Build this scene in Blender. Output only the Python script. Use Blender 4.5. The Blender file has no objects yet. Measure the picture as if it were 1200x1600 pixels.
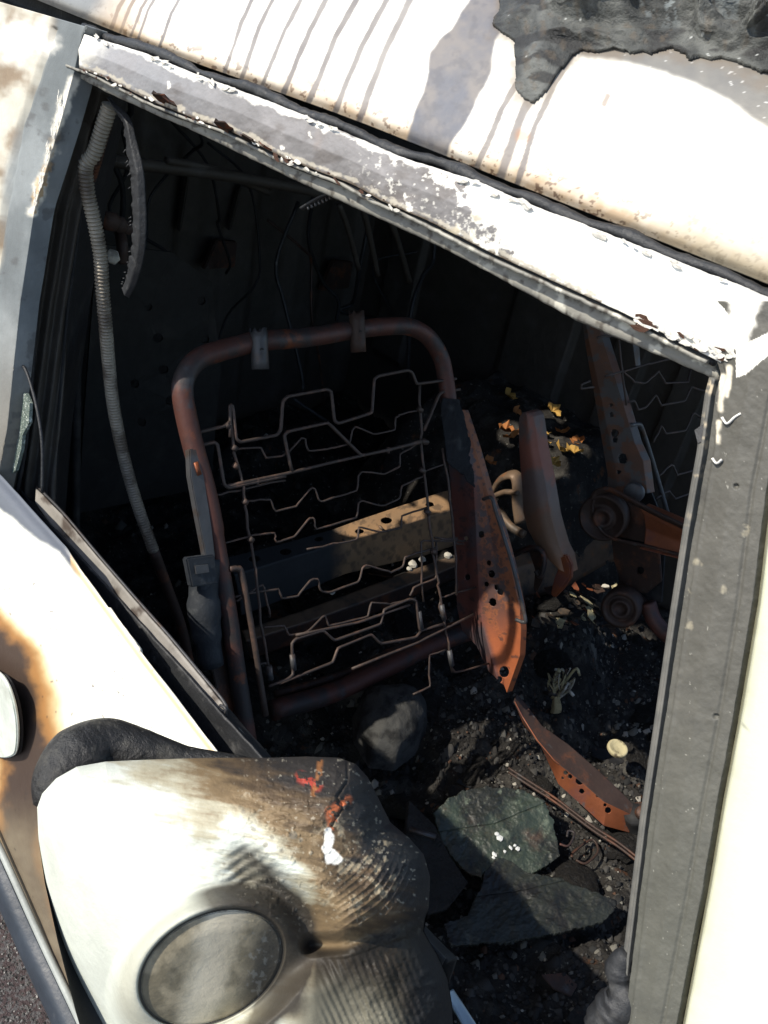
import bpy, bmesh, math, random
import numpy as np
from mathutils import Vector, Matrix

# ---------------------------------------------------------------- camera, sky, sun, exposure
SC = bpy.context.scene
COL = SC.collection
F, CX, CY = 1357.0, 600.0, 800.0                       # focal length and centre in pixels of the 1200 x 1600 photograph
XR = np.array([1625.0, 1200.0, -F]); XR /= np.linalg.norm(XR)
YR = np.array([1502.0, -500.0, F]); YR = YR - XR * XR.dot(YR); YR /= np.linalg.norm(YR)
ZR = np.cross(XR, YR)
R = np.array([XR, YR, ZR])                              # x = to the front of the van, y = into the van, z = up
CAM = np.array([0.8663, -0.3572, 1.6775])
cd = bpy.data.cameras.new('camera'); cam = bpy.data.objects.new('camera', cd); COL.objects.link(cam)
cd.sensor_fit = 'VERTICAL'; cd.sensor_height = 24.0; cd.lens = 24.0 * F / 1600.0
cd.clip_start = 0.01; cd.clip_end = 500
M = Matrix.Identity(4)
for i in range(3):
    M[i][0] = R[i][0]; M[i][1] = -R[i][1]; M[i][2] = -R[i][2]; M[i][3] = CAM[i]
cam.matrix_world = M
SC.camera = cam

SUN = np.array([0.22, 0.62, -0.68]); SUN /= np.linalg.norm(SUN)      # direction the sunlight travels
w = bpy.data.worlds.new("World"); SC.world = w; w.use_nodes = True
nt = w.node_tree; bg = nt.nodes['Background']
sky = nt.nodes.new('ShaderNodeTexSky'); sky.sky_type = 'NISHITA'; sky.sun_disc = False
sky.sun_elevation = math.asin(-SUN[2]); sky.sun_rotation = math.atan2(-SUN[0], -SUN[1])
nt.links.new(sky.outputs[0], bg.inputs[0]); bg.inputs[1].default_value = 0.15
sl = bpy.data.lights.new('sun', 'SUN'); sl.energy = 4.0; sl.angle = math.radians(0.5); sl.color = (1, 0.93, 0.81)
so = bpy.data.objects.new('sun', sl); COL.objects.link(so)
so.rotation_euler = Vector(SUN.tolist()).to_track_quat('-Z', 'Y').to_euler(); so.location = (-2, -5, 6)
SC.view_settings.view_transform = 'Standard'; SC.view_settings.look = 'None'
SC.view_settings.exposure = 0.55; SC.view_settings.gamma = 1

rnd = random.Random(7)

# ---------------------------------------------------------------- maths helpers
def ray(px, py):
    return R @ np.array([px - CX, py - CY, F]) / F
def at(px, py, x=None, y=None, z=None, d=None, pl=None):
    """the point seen at a pixel on a plane of the van (x=, y=, z= constant, or plane (n, k) with n.p = k)"""
    r = ray(px, py)
    if d is not None: return CAM + d * r
    if pl is not None:
        n, k = pl; return CAM + (k - n.dot(CAM)) / n.dot(r) * r
    for i, a in enumerate((x, y, z)):
        if a is not None: return CAM + (a - CAM[i]) / r[i] * r
T10 = math.radians(10)
WN = np.array([0, math.cos(T10), -math.sin(T10)]); WK = WN.dot(np.array([0, 0, 1.1]))
def wp(px, py, off=0.0):                                # on the window plane, off = metres outwards
    return at(px, py, pl=(WN, WK - off))
SN = np.array([1, 0, 0.5]); SN /= np.linalg.norm(SN)
def plane_at(n, p): n = np.array(n, float); n /= np.linalg.norm(n); return (n, n.dot(np.array(p, float)))
SP = plane_at((1, 0, 0.5), (0, 0, 1.24))
def sp(px, py, off=0.0): return at(px, py, pl=(SP[0], SP[1] + off))
def proj(P):
    c = (P - CAM) @ R
    return CX + F * c[..., 0] / c[..., 2], CY + F * c[..., 1] / c[..., 2]

def _h(x, y, s):
    v = np.sin(x * 127.1 + y * 311.7 + s * 74.7) * 43758.5453
    return v - np.floor(v)
def vn(x, y, s=0.0):
    xi, yi = np.floor(x), np.floor(y); fx, fy = x - xi, y - yi
    fx = fx * fx * (3 - 2 * fx); fy = fy * fy * (3 - 2 * fy)
    a, b, c, d = _h(xi, yi, s), _h(xi + 1, yi, s), _h(xi, yi + 1, s), _h(xi + 1, yi + 1, s)
    return (a * (1 - fx) + b * fx) * (1 - fy) + (c * (1 - fx) + d * fx) * fy
def fbm(x, y, sc, s=0.0, o=5):
    t = 0; am = 0.5; n = 0
    for k in range(o):
        t = t + am * vn(x / sc, y / sc, s + k * 3.1); n += am; am *= 0.55; sc *= 0.5
    return t / n
def sm(a, b, x): t = np.clip((x - a) / (b - a), 0, 1); return t * t * (3 - 2 * t)
def mix(c, d, f):
    f = np.asarray(f)[..., None]; return c * (1 - f) + np.asarray(d, float) * f
def col(c, shape): return np.broadcast_to(np.array(c, float), shape + (3,)).copy()
def dpoly(px, py, pts, closed=False):
    best = np.full(np.shape(px), 1e9)
    q = list(pts) + ([pts[0]] if closed else [])
    for (ax, ay), (bx, by) in zip(q[:-1], q[1:]):
        dx, dy = bx - ax, by - ay; L = dx * dx + dy * dy + 1e-9
        t = np.clip(((px - ax) * dx + (py - ay) * dy) / L, 0, 1)
        best = np.minimum(best, np.hypot(px - ax - t * dx, py - ay - t * dy))
    return best
def inside(px, py, pts):
    r = np.zeros(np.shape(px), bool); n = len(pts)
    for i in range(n):
        x1, y1 = pts[i]; x2, y2 = pts[(i + 1) % n]
        if y1 == y2: continue
        c = ((y1 > py) != (y2 > py)) & (px < (x2 - x1) * (py - y1) / (y2 - y1) + x1)
        r ^= c
    return r
def resample(pts, n, smooth=False):
    p = np.array(pts, float)
    if smooth: p = cr(p, 8)
    s = np.r_[0, np.cumsum(np.linalg.norm(np.diff(p, axis=0), axis=1))]
    t = np.linspace(0, s[-1], n)
    return np.stack([np.interp(t, s, p[:, k]) for k in range(p.shape[1])], 1)
def cr(p, k):
    p = np.array(p, float)
    if len(p) < 3: return p
    q = np.vstack([2 * p[0] - p[1], p, 2 * p[-1] - p[-2]]); out = []
    for i in range(1, len(q) - 2):
        for j in range(k):
            t = j / k; a, b, c, d = q[i - 1], q[i], q[i + 1], q[i + 2]
            out.append(0.5 * (2 * b + (c - a) * t + (2 * a - 5 * b + 4 * c - d) * t * t + (3 * b - a - 3 * c + d) * t ** 3))
    out.append(p[-1]); return np.array(out)

# ---------------------------------------------------------------- object helpers
ORG = {}
def thing(name, label, cat, loc, group=None):
    o = bpy.data.objects.new(name, None); COL.objects.link(o); o.location = [float(v) for v in loc]
    o.empty_display_size = 0.05
    ORG[o.name] = np.array(loc, float); tag(o, label, cat, group); return o
def tag(o, label=None, cat=None, group=None, kind=None):
    if label: o['label'] = label
    if cat: o['category'] = cat
    if group: o['group'] = group
    if kind: o['kind'] = kind
    return o
def link(name, me, mat, parent=None, origin=None):
    o = bpy.data.objects.new(name, me); COL.objects.link(o)
    if mat and not me.materials: me.materials.append(mat)
    if parent is not None:
        o.parent = parent; ORG[o.name] = ORG[parent.name]
    else:
        ORG[o.name] = np.zeros(3) if origin is None else origin
        o.location = ORG[o.name].tolist()
    return o
def mesh_obj(name, V, Fc, mat, parent=None, colors=None, smooth=True, own=False):
    V = np.asarray(V, float)
    org = ORG[parent.name] if parent is not None else (V.mean(0) * [1, 1, 0] + [0, 0, V[:, 2].min()] if own else np.zeros(3))
    V = V - org
    me = bpy.data.meshes.new(name)
    if isinstance(Fc, np.ndarray):
        k = Fc.shape[1]; me.vertices.add(len(V)); me.vertices.foreach_set('co', V.ravel().astype(np.float32))
        me.loops.add(Fc.size); me.loops.foreach_set('vertex_index', Fc.ravel().astype(np.int32))
        me.polygons.add(len(Fc)); me.polygons.foreach_set('loop_start', np.arange(0, Fc.size, k, dtype=np.int32))
        me.update(calc_edges=True); me.validate()
    else:
        me.from_pydata(V.tolist(), [], [list(f) for f in Fc]); me.update()
    if smooth: me.polygons.foreach_set('use_smooth', [True] * len(me.polygons))
    if colors is not None:
        a = me.color_attributes.new('Col', 'FLOAT_COLOR', 'POINT')
        c = np.ones((len(V), 4)); c[:, :3] = np.clip(colors, 0, 1); a.data.foreach_set('color', c.ravel().astype(np.float32))
    return link(name, me, mat, parent, org if parent is None else None)

def normals(P):
    du = np.gradient(P, axis=1); dv = np.gradient(P, axis=0)
    n = np.cross(du, dv); n /= np.linalg.norm(n, axis=2, keepdims=True) + 1e-12; return n
def grid(name, P, mat, parent=None, thick=0.0, paint=None, keep=None, disp=None, towards=None, own=False, smooth=True):
    """a sheet (nv, nu, 3), given real thickness away from the side it shows; keep() leaves real holes"""
    P = np.array(P, float); nv, nu = P.shape[:2]
    N = normals(P); t = (CAM if towards is None else np.array(towards)) - P[nv // 2, nu // 2]
    if (N[nv // 2, nu // 2] @ t) < 0: N = -N; flip = True
    else: flip = False
    px, py = proj(P)
    if disp is not None: P = P + N * disp(px, py, P)[..., None]; N2 = normals(P); N = -N2 if flip else N2
    C = paint(px, py, P) if paint else None
    idx = np.arange(nv * nu).reshape(nv, nu)
    Q = np.stack([idx[:-1, :-1], idx[:-1, 1:], idx[1:, 1:], idx[1:, :-1]], -1).reshape(-1, 4)
    if keep is not None:
        k = keep(px, py, P).ravel(); Q = Q[k[Q].all(1)]
    V = P.reshape(-1, 3); cols = C.reshape(-1, 3) if C is not None else None
    if flip: Q = Q[:, ::-1]
    Fs = Q
    if thick:
        nb = len(V); V = np.vstack([V, V - N.reshape(-1, 3) * thick])
        if cols is not None: cols = np.vstack([cols, cols * 1.0])
        E = np.concatenate([Q[:, [0, 1]], Q[:, [1, 2]], Q[:, [2, 3]], Q[:, [3, 0]]])
        key = np.sort(E, 1); kk = key[:, 0] * (nb + 1) + key[:, 1]
        u, inv, cnt = np.unique(kk, return_inverse=True, return_counts=True)
        B = E[cnt[inv] == 1]
        rim = np.stack([B[:, 1], B[:, 0], B[:, 0] + nb, B[:, 1] + nb], 1)
        Fs = np.vstack([Q, (Q + nb)[:, ::-1], rim])
    used = np.unique(Fs); mp = np.full(len(V), -1); mp[used] = np.arange(len(used))
    V = V[used]; Fs = mp[Fs]
    if cols is not None: cols = cols[used]
    return mesh_obj(name, V, Fs, mat, parent, cols, smooth, own)
def loft(name, rows, nu, nv, mat, parent=None, smooth_rows=False, smooth_u=False, **k):
    A = np.array([resample(r, nu, smooth_u) for r in rows])
    t = np.linspace(0, len(rows) - 1, nv)
    if smooth_rows and len(rows) > 2:
        B = np.stack([cr(A[:, j], 8) for j in range(nu)], 1); tt = np.linspace(0, len(B) - 1, nv)
        lo = np.clip(np.floor(tt).astype(int), 0, len(B) - 2); f = (tt - lo)[:, None, None]; P = B[lo] * (1 - f) + B[lo + 1] * f
    else:
        lo = np.clip(np.floor(t).astype(int), 0, len(rows) - 2); f = (t - lo)[:, None, None]; P = A[lo] * (1 - f) + A[lo + 1] * f
    return grid(name, P, mat, parent, **k)
def tube(name, pts, r, mat, parent=None, seg=8, k=6, rfn=None, flat=1.0, own=False, smooth=True, sharp=False, colors=None):
    p = np.array(pts, float) if sharp else cr(pts, k)
    n = len(p); V = []; T = np.gradient(p, axis=0); T /= np.linalg.norm(T, axis=1, keepdims=True) + 1e-12
    up = np.array([0.3, 0.2, 1.0]); a = np.cross(T[0], up); a /= np.linalg.norm(a)
    for i in range(n):
        a = a - T[i] * a.dot(T[i]); a /= np.linalg.norm(a); b = np.cross(T[i], a)
        rr = rfn(i / (n - 1), p[i]) * r if rfn else r
        for j in range(seg):
            th = 2 * math.pi * j / seg; V.append(p[i] + rr * (math.cos(th) * a + flat * math.sin(th) * b))
    V += [p[0], p[-1]]
    Fc = []
    for i in range(n - 1):
        for j in range(seg):
            j2 = (j + 1) % seg; Fc.append((i * seg + j, i * seg + j2, (i + 1) * seg + j2, (i + 1) * seg + j))
    c0 = n * seg
    for j in range(seg):
        j2 = (j + 1) % seg; Fc.append((c0, j2, j)); Fc.append((c0 + 1, (n - 1) * seg + j, (n - 1) * seg + j2))
    return mesh_obj(name, V, Fc, mat, parent, None, smooth, own)
def plate(name, pts, thick, mat, parent=None, holes=(), n=None, bevel=0.0, own=False, bump=0.0, seed=1, cuts=0, jag=0.0):
    """a flat piece cut to an outline of 3-D points, with real holes and thickness"""
    pts = [Vector(tuple(map(float, p))) for p in pts]
    if jag:
        q = []; rj = random.Random(seed)
        for i in range(len(pts)):
            a, b = pts[i], pts[(i + 1) % len(pts)]; m = max(1, int((b - a).length / 0.006)); L = (b - a).length
            for k in range(m): q.append(a.lerp(b, k / m) + Vector([rj.gauss(0, jag) for _ in range(3)]))
        pts = q
    nn = Vector((0, 0, 0))
    for i in range(len(pts)): nn += pts[i].cross(pts[(i + 1) % len(pts)])
    nn.normalize(); c = sum(pts, Vector()) / len(pts)
    if nn.dot(Vector(CAM.tolist()) - c) < 0: nn = -nn
    bm = bmesh.new(); es = []
    for loop in [pts] + [[Vector(tuple(map(float, q))) for q in h] for h in holes]:
        vs = [bm.verts.new(p - nn * (p - c).dot(nn)) for p in loop]
        for i in range(len(vs)): es.append(bm.edges.new((vs[i], vs[(i + 1) % len(vs)])))
    bmesh.ops.triangle_fill(bm, use_beauty=True, edges=es, normal=nn)
    bmesh.ops.recalc_face_normals(bm, faces=bm.faces)
    for f in bm.faces:
        if f.normal.dot(nn) < 0: f.normal_flip()
    if cuts: 
        for _ in range(cuts): bmesh.ops.subdivide_edges(bm, edges=bm.edges[:], cuts=1, use_grid_fill=True)
    if bump:
        for v in bm.verts:
            v.co += nn * bump * (float(fbm(v.co.x * 1 + v.co.z, v.co.y + 0.5 * v.co.z, 0.05, seed)) - 0.5) * 2
    top = bm.faces[:]
    ret = bmesh.ops.extrude_face_region(bm, geom=top)
    vs = [g for g in ret['geom'] if isinstance(g, bmesh.types.BMVert)]
    for v in vs: v.co -= nn * thick
    bmesh.ops.recalc_face_normals(bm, faces=bm.faces)
    if bevel:
        ed = [e for e in bm.edges if len(e.link_faces) == 2 and e.calc_face_angle(0) > 0.8]
        bmesh.ops.bevel(bm, geom=ed, offset=bevel, segments=2, affect='EDGES')
    org = ORG[parent.name] if parent is not None else (np.array(c) if own else np.zeros(3))
    for v in bm.verts: v.co -= Vector(org.tolist())
    me = bpy.data.meshes.new(name); bm.to_mesh(me); bm.free()
    return link(name, me, mat, parent, org if parent is None else None)
def slab(name, out, fn, thick, m_, parent, seed, amp=.004):
    o = np.array(out, float); x0, y0 = o.min(0); x1, y1 = o.max(0); n = 230
    X_, Y_ = np.meshgrid(np.linspace(x0, x1, n), np.linspace(y0, y1, n)); c = [fn(x0, y0), fn(x1, y0), fn(x0, y1), fn(x1, y1)]
    P = np.array([[fn(X_[i, j], Y_[i, j]) for j in range(n)] for i in range(n)])
    ok = inside(X_ + 14 * (fbm(X_, Y_, 22, seed) - .5), Y_ + 14 * (fbm(X_, Y_, 20, seed + 1) - .5), out)
    return grid(name, P, m_, parent, thick=thick, keep=lambda px, py, Q: ok, disp=lambda px, py, Q: amp * (fbm(X_, Y_, 90, seed + 2) - .5) * 3 + .0022 * (fbm(X_, Y_, 14, seed + 3) - .5) - .003 * sm(2.5, 0, dpoly(X_ + 10 * fbm(X_, Y_, 30, 5), Y_, [(x0, (y0 + y1) / 2), ((x0 + x1) / 2, (y0 + y1) * .48), (x1, y0 + 40)])))
def ring_px(px, py, rx, ry, fn, n=12, rot=0.0):
    o = []
    for i in range(n):
        a = 2 * math.pi * i / n; x, y = rx * math.cos(a), ry * math.sin(a)
        o.append(fn(px + x * math.cos(rot) - y * math.sin(rot), py + x * math.sin(rot) + y * math.cos(rot)))
    return o
def lump_mesh(name, seed, flat=0.6, rough=0.35, sub=2):
    bm = bmesh.new(); bmesh.ops.create_icosphere(bm, subdivisions=sub, radius=1)
    rr = random.Random(seed); ox = rr.uniform(0, 99)
    for v in bm.verts:
        d = 1 + rough * 2 * (float(fbm(v.co.x * 1.0 + ox, v.co.y + v.co.z * 0.7, 0.8, seed, 4)) - 0.5)
        v.co *= d; v.co.z *= flat
    me = bpy.data.meshes.new(name); bm.to_mesh(me); bm.free(); return me
def disc(name, c, n, r, h, mat, parent=None, seg=24, prof=None, own=False):
    """turned part: prof = [(radius, height), ...]"""
    c = np.array(c, float); n = np.array(n, float); n /= np.linalg.norm(n)
    a = np.cross(n, [0.2, 0.1, 1.0]); a /= np.linalg.norm(a); b = np.cross(n, a)
    prof = prof or [(0, h), (r * 0.9, h), (r, h * 0.8), (r, 0)]
    V = []; Fc = []
    for (q, z) in prof:
        for j in range(seg):
            th = 2 * math.pi * j / seg; V.append(c + n * z + q * (math.cos(th) * a + math.sin(th) * b))
    for i in range(len(prof) - 1):
        for j in range(seg):
            j2 = (j + 1) % seg; Fc.append((i * seg + j, (i + 1) * seg + j, (i + 1) * seg + j2, i * seg + j2))
    return mesh_obj(name, V, Fc, mat, parent, None, True, own)

# ---------------------------------------------------------------- materials
def mat(name, base, rough=0.75, metal=0.0, layers=(), bump=0.25, bscale=80.0, vcol=False, vary=0.25, spec=0.4, bdist=0.004):
    m = bpy.data.materials.new(name); m.use_nodes = True; t = m.node_tree; N = t.nodes; L = t.links
    bs = N['Principled BSDF']; tc = N.new('ShaderNodeTexCoord'); co = tc.outputs['Object']
    def noise(scale, det=6, w=0.0, rg=0.6):
        n = N.new('ShaderNodeTexNoise'); n.inputs['Scale'].default_value = scale; n.inputs['Detail'].default_value = det
        n.inputs['Roughness'].default_value = rg; mp = N.new('ShaderNodeMapping'); mp.inputs['Location'].default_value = (w, w * 1.7, w * 0.3)
        L.new(co, mp.inputs[0]); L.new(mp.outputs[0], n.inputs['Vector']); return n.outputs['Fac']
    def ramp(src, lo, hi):
        r = N.new('ShaderNodeMapRange'); r.interpolation_type = 'SMOOTHSTEP'; r.inputs[1].default_value = lo; r.inputs[2].default_value = hi
        L.new(src, r.inputs[0]); return r.outputs[0]
    def mixc(a, b, f):
        x = N.new('ShaderNodeMix'); x.data_type = 'RGBA'
        if isinstance(a, tuple): x.inputs[6].default_value = a + (1,)
        else: L.new(a, x.inputs[6])
        if isinstance(b, tuple): x.inputs[7].default_value = b + (1,)
        else: L.new(b, x.inputs[7])
        L.new(f, x.inputs[0]); return x.outputs[2]
    if vcol:
        a = N.new('ShaderNodeAttribute'); a.attribute_name = 'Col'; c = a.outputs['Color']
    else:
        rgb = N.new('ShaderNodeRGB'); rgb.outputs[0].default_value = tuple(base) + (1,); c = rgb.outputs[0]
    hs = N.new('ShaderNodeHueSaturation'); L.new(c, hs.inputs['Color'])
    mr = N.new('ShaderNodeMapRange'); mr.inputs[1].default_value = 0.25; mr.inputs[2].default_value = 0.75
    mr.inputs[3].default_value = 1 - vary; mr.inputs[4].default_value = 1 + vary
    L.new(noise(25, 8, 3.3, 0.7), mr.inputs[0]); L.new(mr.outputs[0], hs.inputs['Value']); c = hs.outputs[0]
    for i, (lc, sc, lo, hi) in enumerate(layers):
        c = mixc(c, tuple(lc), ramp(noise(sc, 7, 1.9 * i + 0.7), lo, hi))
    L.new(c, bs.inputs['Base Color'])
    rr = N.new('ShaderNodeMapRange'); rr.inputs[3].default_value = max(0.05, rough - 0.15); rr.inputs[4].default_value = min(1, rough + 0.15)
    L.new(noise(40, 4, 8.8), rr.inputs[0]); L.new(rr.outputs[0], bs.inputs['Roughness'])
    bs.inputs['Metallic'].default_value = metal; bs.inputs['Specular IOR Level'].default_value = spec
    if bump:
        b = N.new('ShaderNodeBump'); b.inputs['Strength'].default_value = bump; b.inputs['Distance'].default_value = bdist
        L.new(noise(bscale, 8, 5.1, 0.65), b.inputs['Height']); L.new(b.outputs[0], bs.inputs['Normal'])
    return m
M_skin = mat('scorched_white_paint', (0.8, 0.8, 0.77), 0.45, 0, vcol=True, vary=0.05, bump=0.12, bscale=70, spec=0.4)
M_bare = mat('burnt_bare_steel', (0.2, 0.2, 0.2), 0.6, 0.0, vcol=True, vary=0.16, bump=0.3, bscale=120, spec=0.4, bdist=0.002)
M_mirror = mat('scorched_plastic', (0.8, 0.8, 0.77), 0.55, 0, vcol=True, vary=0.16, bump=0.35, bscale=160, spec=0.22, bdist=0.002)
M_flake = mat('curled_paint', (0.72, 0.70, 0.64), 0.8, 0, [((0.35, 0.25, 0.14), 60, 0.55, 0.7)], bump=0.5)
M_flake_dark = mat('charred_flake', (0.05, 0.03, 0.02), 0.7, 0, [((0.22, 0.06, 0.02), 70, 0.5, 0.65)], bump=0.6)
M_black = mat('sooty_black', (0.012, 0.012, 0.013), 0.75, 0, [((0.03, 0.03, 0.03), 30, 0.5, 0.75)], bump=0.5, bscale=50)
M_wall = mat('soot_covered_steel', (0.052, 0.045, 0.037), 0.6, 0, [((0.07, 0.065, 0.06), 12, 0.52, 0.8), ((0.09, 0.09, 0.085), 60, 0.66, 0.78)], bump=0.5, bscale=35)
M_soot = mat('thick_soot', (0.026, 0.024, 0.021), 0.8, 0, [((0.05, 0.045, 0.038), 9, 0.5, 0.75)], bump=0.5, bscale=40)
M_rubber = mat('burnt_rubber', (0.02, 0.021, 0.023), 0.5, 0, [((0.07, 0.07, 0.07), 50, 0.55, 0.75)], bump=0.5, bscale=90)
M_ash = mat('ash_and_char', (0.026, 0.024, 0.022), 0.95, 0, [((0.085, 0.08, 0.07), 12, 0.48, 0.72), ((0.20, 0.19, 0.165), 95, 0.60, 0.72), ((0.11, 0.05, 0.025), 20, 0.60, 0.72)], bump=1.0, bscale=60, bdist=0.012, spec=0.15)
M_char = mat('charred_lump', (0.024, 0.022, 0.020), 0.85, 0, [((0.06, 0.06, 0.06), 3, 0.5, 0.75)], bump=0.8, bscale=6, bdist=0.1, spec=0.2)
M_rust = mat('heat_rusted_steel', (0.085, 0.034, 0.026), 0.55, 0.2, [((0.035, 0.03, 0.03), 14, 0.45, 0.62), ((0.17, 0.055, 0.025), 30, 0.56, 0.70), ((0.06, 0.06, 0.065), 22, 0.58, 0.70)], bump=0.35, bscale=160, bdist=0.002)
M_rust_or = mat('bright_orange_rust', (0.22, 0.07, 0.03), 0.5, 0.3, [((0.16, 0.06, 0.045), 22, 0.5, 0.66), ((0.10, 0.09, 0.09), 30, 0.62, 0.72)], bump=0.3, bscale=160, bdist=0.002)
M_rust_dk = mat('dark_rusted_steel', (0.045, 0.028, 0.022), 0.6, 0.2, [((0.13, 0.05, 0.025), 24, 0.5, 0.7), ((0.07, 0.07, 0.07), 40, 0.6, 0.75)], bump=0.4, bscale=120, bdist=0.002)
M_tan = mat('tan_burnt_steel', (0.15, 0.10, 0.065), 0.55, 0.3, [((0.05, 0.045, 0.04), 15, 0.5, 0.66), ((0.24, 0.11, 0.05), 30, 0.58, 0.72)], bump=0.3, bscale=120, bdist=0.002)
M_wire = mat('burnt_spring_wire', (0.055, 0.040, 0.034), 0.6, 0.2, [((0.10, 0.06, 0.045), 50, 0.5, 0.65)], bump=0.2)
M_steel = mat('dull_grey_steel', (0.075, 0.075, 0.078), 0.5, 0.4, [((0.07, 0.05, 0.04), 30, 0.5, 0.66)], bump=0.3, bscale=90)
M_blue = mat('blue_grey_burnt_casting', (0.020, 0.024, 0.03), 0.65, 0.1, [((0.05, 0.055, 0.06), 50, 0.55, 0.7)], bump=0.4)
M_cloth = mat('charred_fabric', (0.02, 0.021, 0.024), 0.95, 0, [((0.055, 0.058, 0.06), 40, 0.5, 0.75)], bump=0.8, bscale=120, spec=0.1)
M_hose = mat('scorched_conduit', (0.26, 0.23, 0.18), 0.45, 0.1, [((0.10, 0.08, 0.06), 20, 0.45, 0.65)], bump=0.2)
M_glassy = mat('sooty_green_glass', (0.030, 0.042, 0.032), 0.5, 0, [((0.012, 0.014, 0.012), 10, 0.40, 0.55), ((0.12, 0.145, 0.11), 40, 0.58, 0.72), ((0.055, 0.035, 0.025), 7, 0.56, 0.66)], bump=0.35, bscale=55, spec=0.5, bdist=0.006)
M_glassd = mat('dark_sooty_glass', (0.017, 0.020, 0.017), 0.55, 0, [((0.007, 0.007, 0.007), 12, 0.45, 0.6), ((0.055, 0.06, 0.05), 50, 0.60, 0.74)], bump=0.35, bscale=55, spec=0.4, bdist=0.006)
M_pale = mat('pale_ash', (0.5, 0.47, 0.40), 0.8, 0, [((0.2, 0.19, 0.17), 40, 0.5, 0.7)], bump=0.5)
M_white = mat('white_residue', (0.7, 0.72, 0.72), 0.8, 0, bump=0.5)
M_grey = mat('grey_ash_lump', (0.055, 0.055, 0.053), 0.9, 0, [((0.02, 0.02, 0.02), 25, 0.45, 0.65)], bump=0.8, bscale=90, spec=0.1)
M_stem = mat('dry_pale_strap', (0.42, 0.37, 0.22), 0.8, 0, [((0.1, 0.08, 0.05), 60, 0.5, 0.65)], bump=0.5)
M_leafo = mat('orange_leaf', (0.32, 0.12, 0.03), 0.7, 0, [((0.15, 0.05, 0.02), 60, 0.5, 0.7)], bump=0.3)
M_leafy = mat('yellow_leaf', (0.42, 0.25, 0.06), 0.7, 0, [((0.2, 0.09, 0.02), 60, 0.55, 0.7)], bump=0.3)
M_clear = mat('crazed_glass', (0.16, 0.2, 0.17), 0.2, 0, [((0.5, 0.55, 0.5), 160, 0.55, 0.65)], bump=1.0, bscale=260, spec=0.8)
M_asph = mat('asphalt', (0.07, 0.05, 0.05), 0.95, 0, [((0.11, 0.105, 0.105), 90, 0.48, 0.56), ((0.02, 0.02, 0.02), 130, 0.56, 0.62), ((0.14, 0.08, 0.07), 60, 0.64, 0.7)], bump=1.0, bscale=110, bdist=0.01)
M_trim = mat('dark_blue_trim', (0.030, 0.038, 0.05), 0.45, 0, [((0.1, 0.11, 0.12), 20, 0.55, 0.75)], bump=0.2)
M_tar = mat('melted_roof_skin', (0.05, 0.055, 0.055), 0.55, 0, vcol=True, vary=0.35, bump=0.9, bscale=70, bdist=0.006)

# ---------------------------------------------------------------- ground
def ground():
    n = 40; xs = np.linspace(-60, 60, n); P = np.array([[(x, y, 0.0) for x in xs] for y in xs])
    o = grid('asphalt_ground', P, M_asph, None, towards=(0, 0, 50)); tag(o, kind='structure')
    Vs, Fs = [], []                      # loose chippings where the photograph shows the road beside the van
    for _ in range(5200):
        x, y = rnd.uniform(-0.45, 0.35), rnd.uniform(-0.35, 0.25); s = rnd.uniform(0.0016, 0.0042); b = len(Vs)
        for q in range(4):
            a = q * 1.571 + rnd.uniform(-.4, .4); Vs.append((x + s * math.cos(a), y + s * math.sin(a), 0.0005))
        Vs.append((x + rnd.uniform(-.3, .3) * s, y, s * rnd.uniform(.5, .9)))
        for q in range(4): Fs.append((b + q, b + (q + 1) % 4, b + 4))
    g = mesh_obj('gravel', Vs, Fs, mat('chippings', (0.13, 0.125, 0.12), 0.9, 0, [((0.05, 0.048, 0.045), 190, 0.42, 0.5), ((0.34, 0.32, 0.30), 170, 0.58, 0.62)], bump=0.4), smooth=False)
    tag(g, 'loose pale grit on the asphalt beside the van', 'gravel', kind='stuff')
ground()

# ---------------------------------------------------------------- the van body
van = thing('burned_van', 'burnt out white van with scorched bodywork and no glass in its door window', 'van', (0, 0.6, 0.0))

WHITE = (0.80, 0.78, 0.71)
H_UP = [(132, 54), (200, 75), (300, 115), (375, 143), (450, 172), (550, 215), (600, 237), (725, 278), (760, 295), (900, 350), (1025, 397), (1160, 452), (1230, 482)]
H_LIP = [(118, 104), (165, 122), (240, 160), (300, 184), (360, 205), (450, 250), (550, 288), (600, 316), (665, 343), (770, 397), (850, 433), (980, 492), (1050, 528), (1118, 562)]
H_LOW = [(116, 114), (165, 140), (240, 174), (300, 200), (450, 272), (550, 318), (600, 340), (700, 386), (900, 495), (1000, 537), (1126, 590)]

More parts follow.
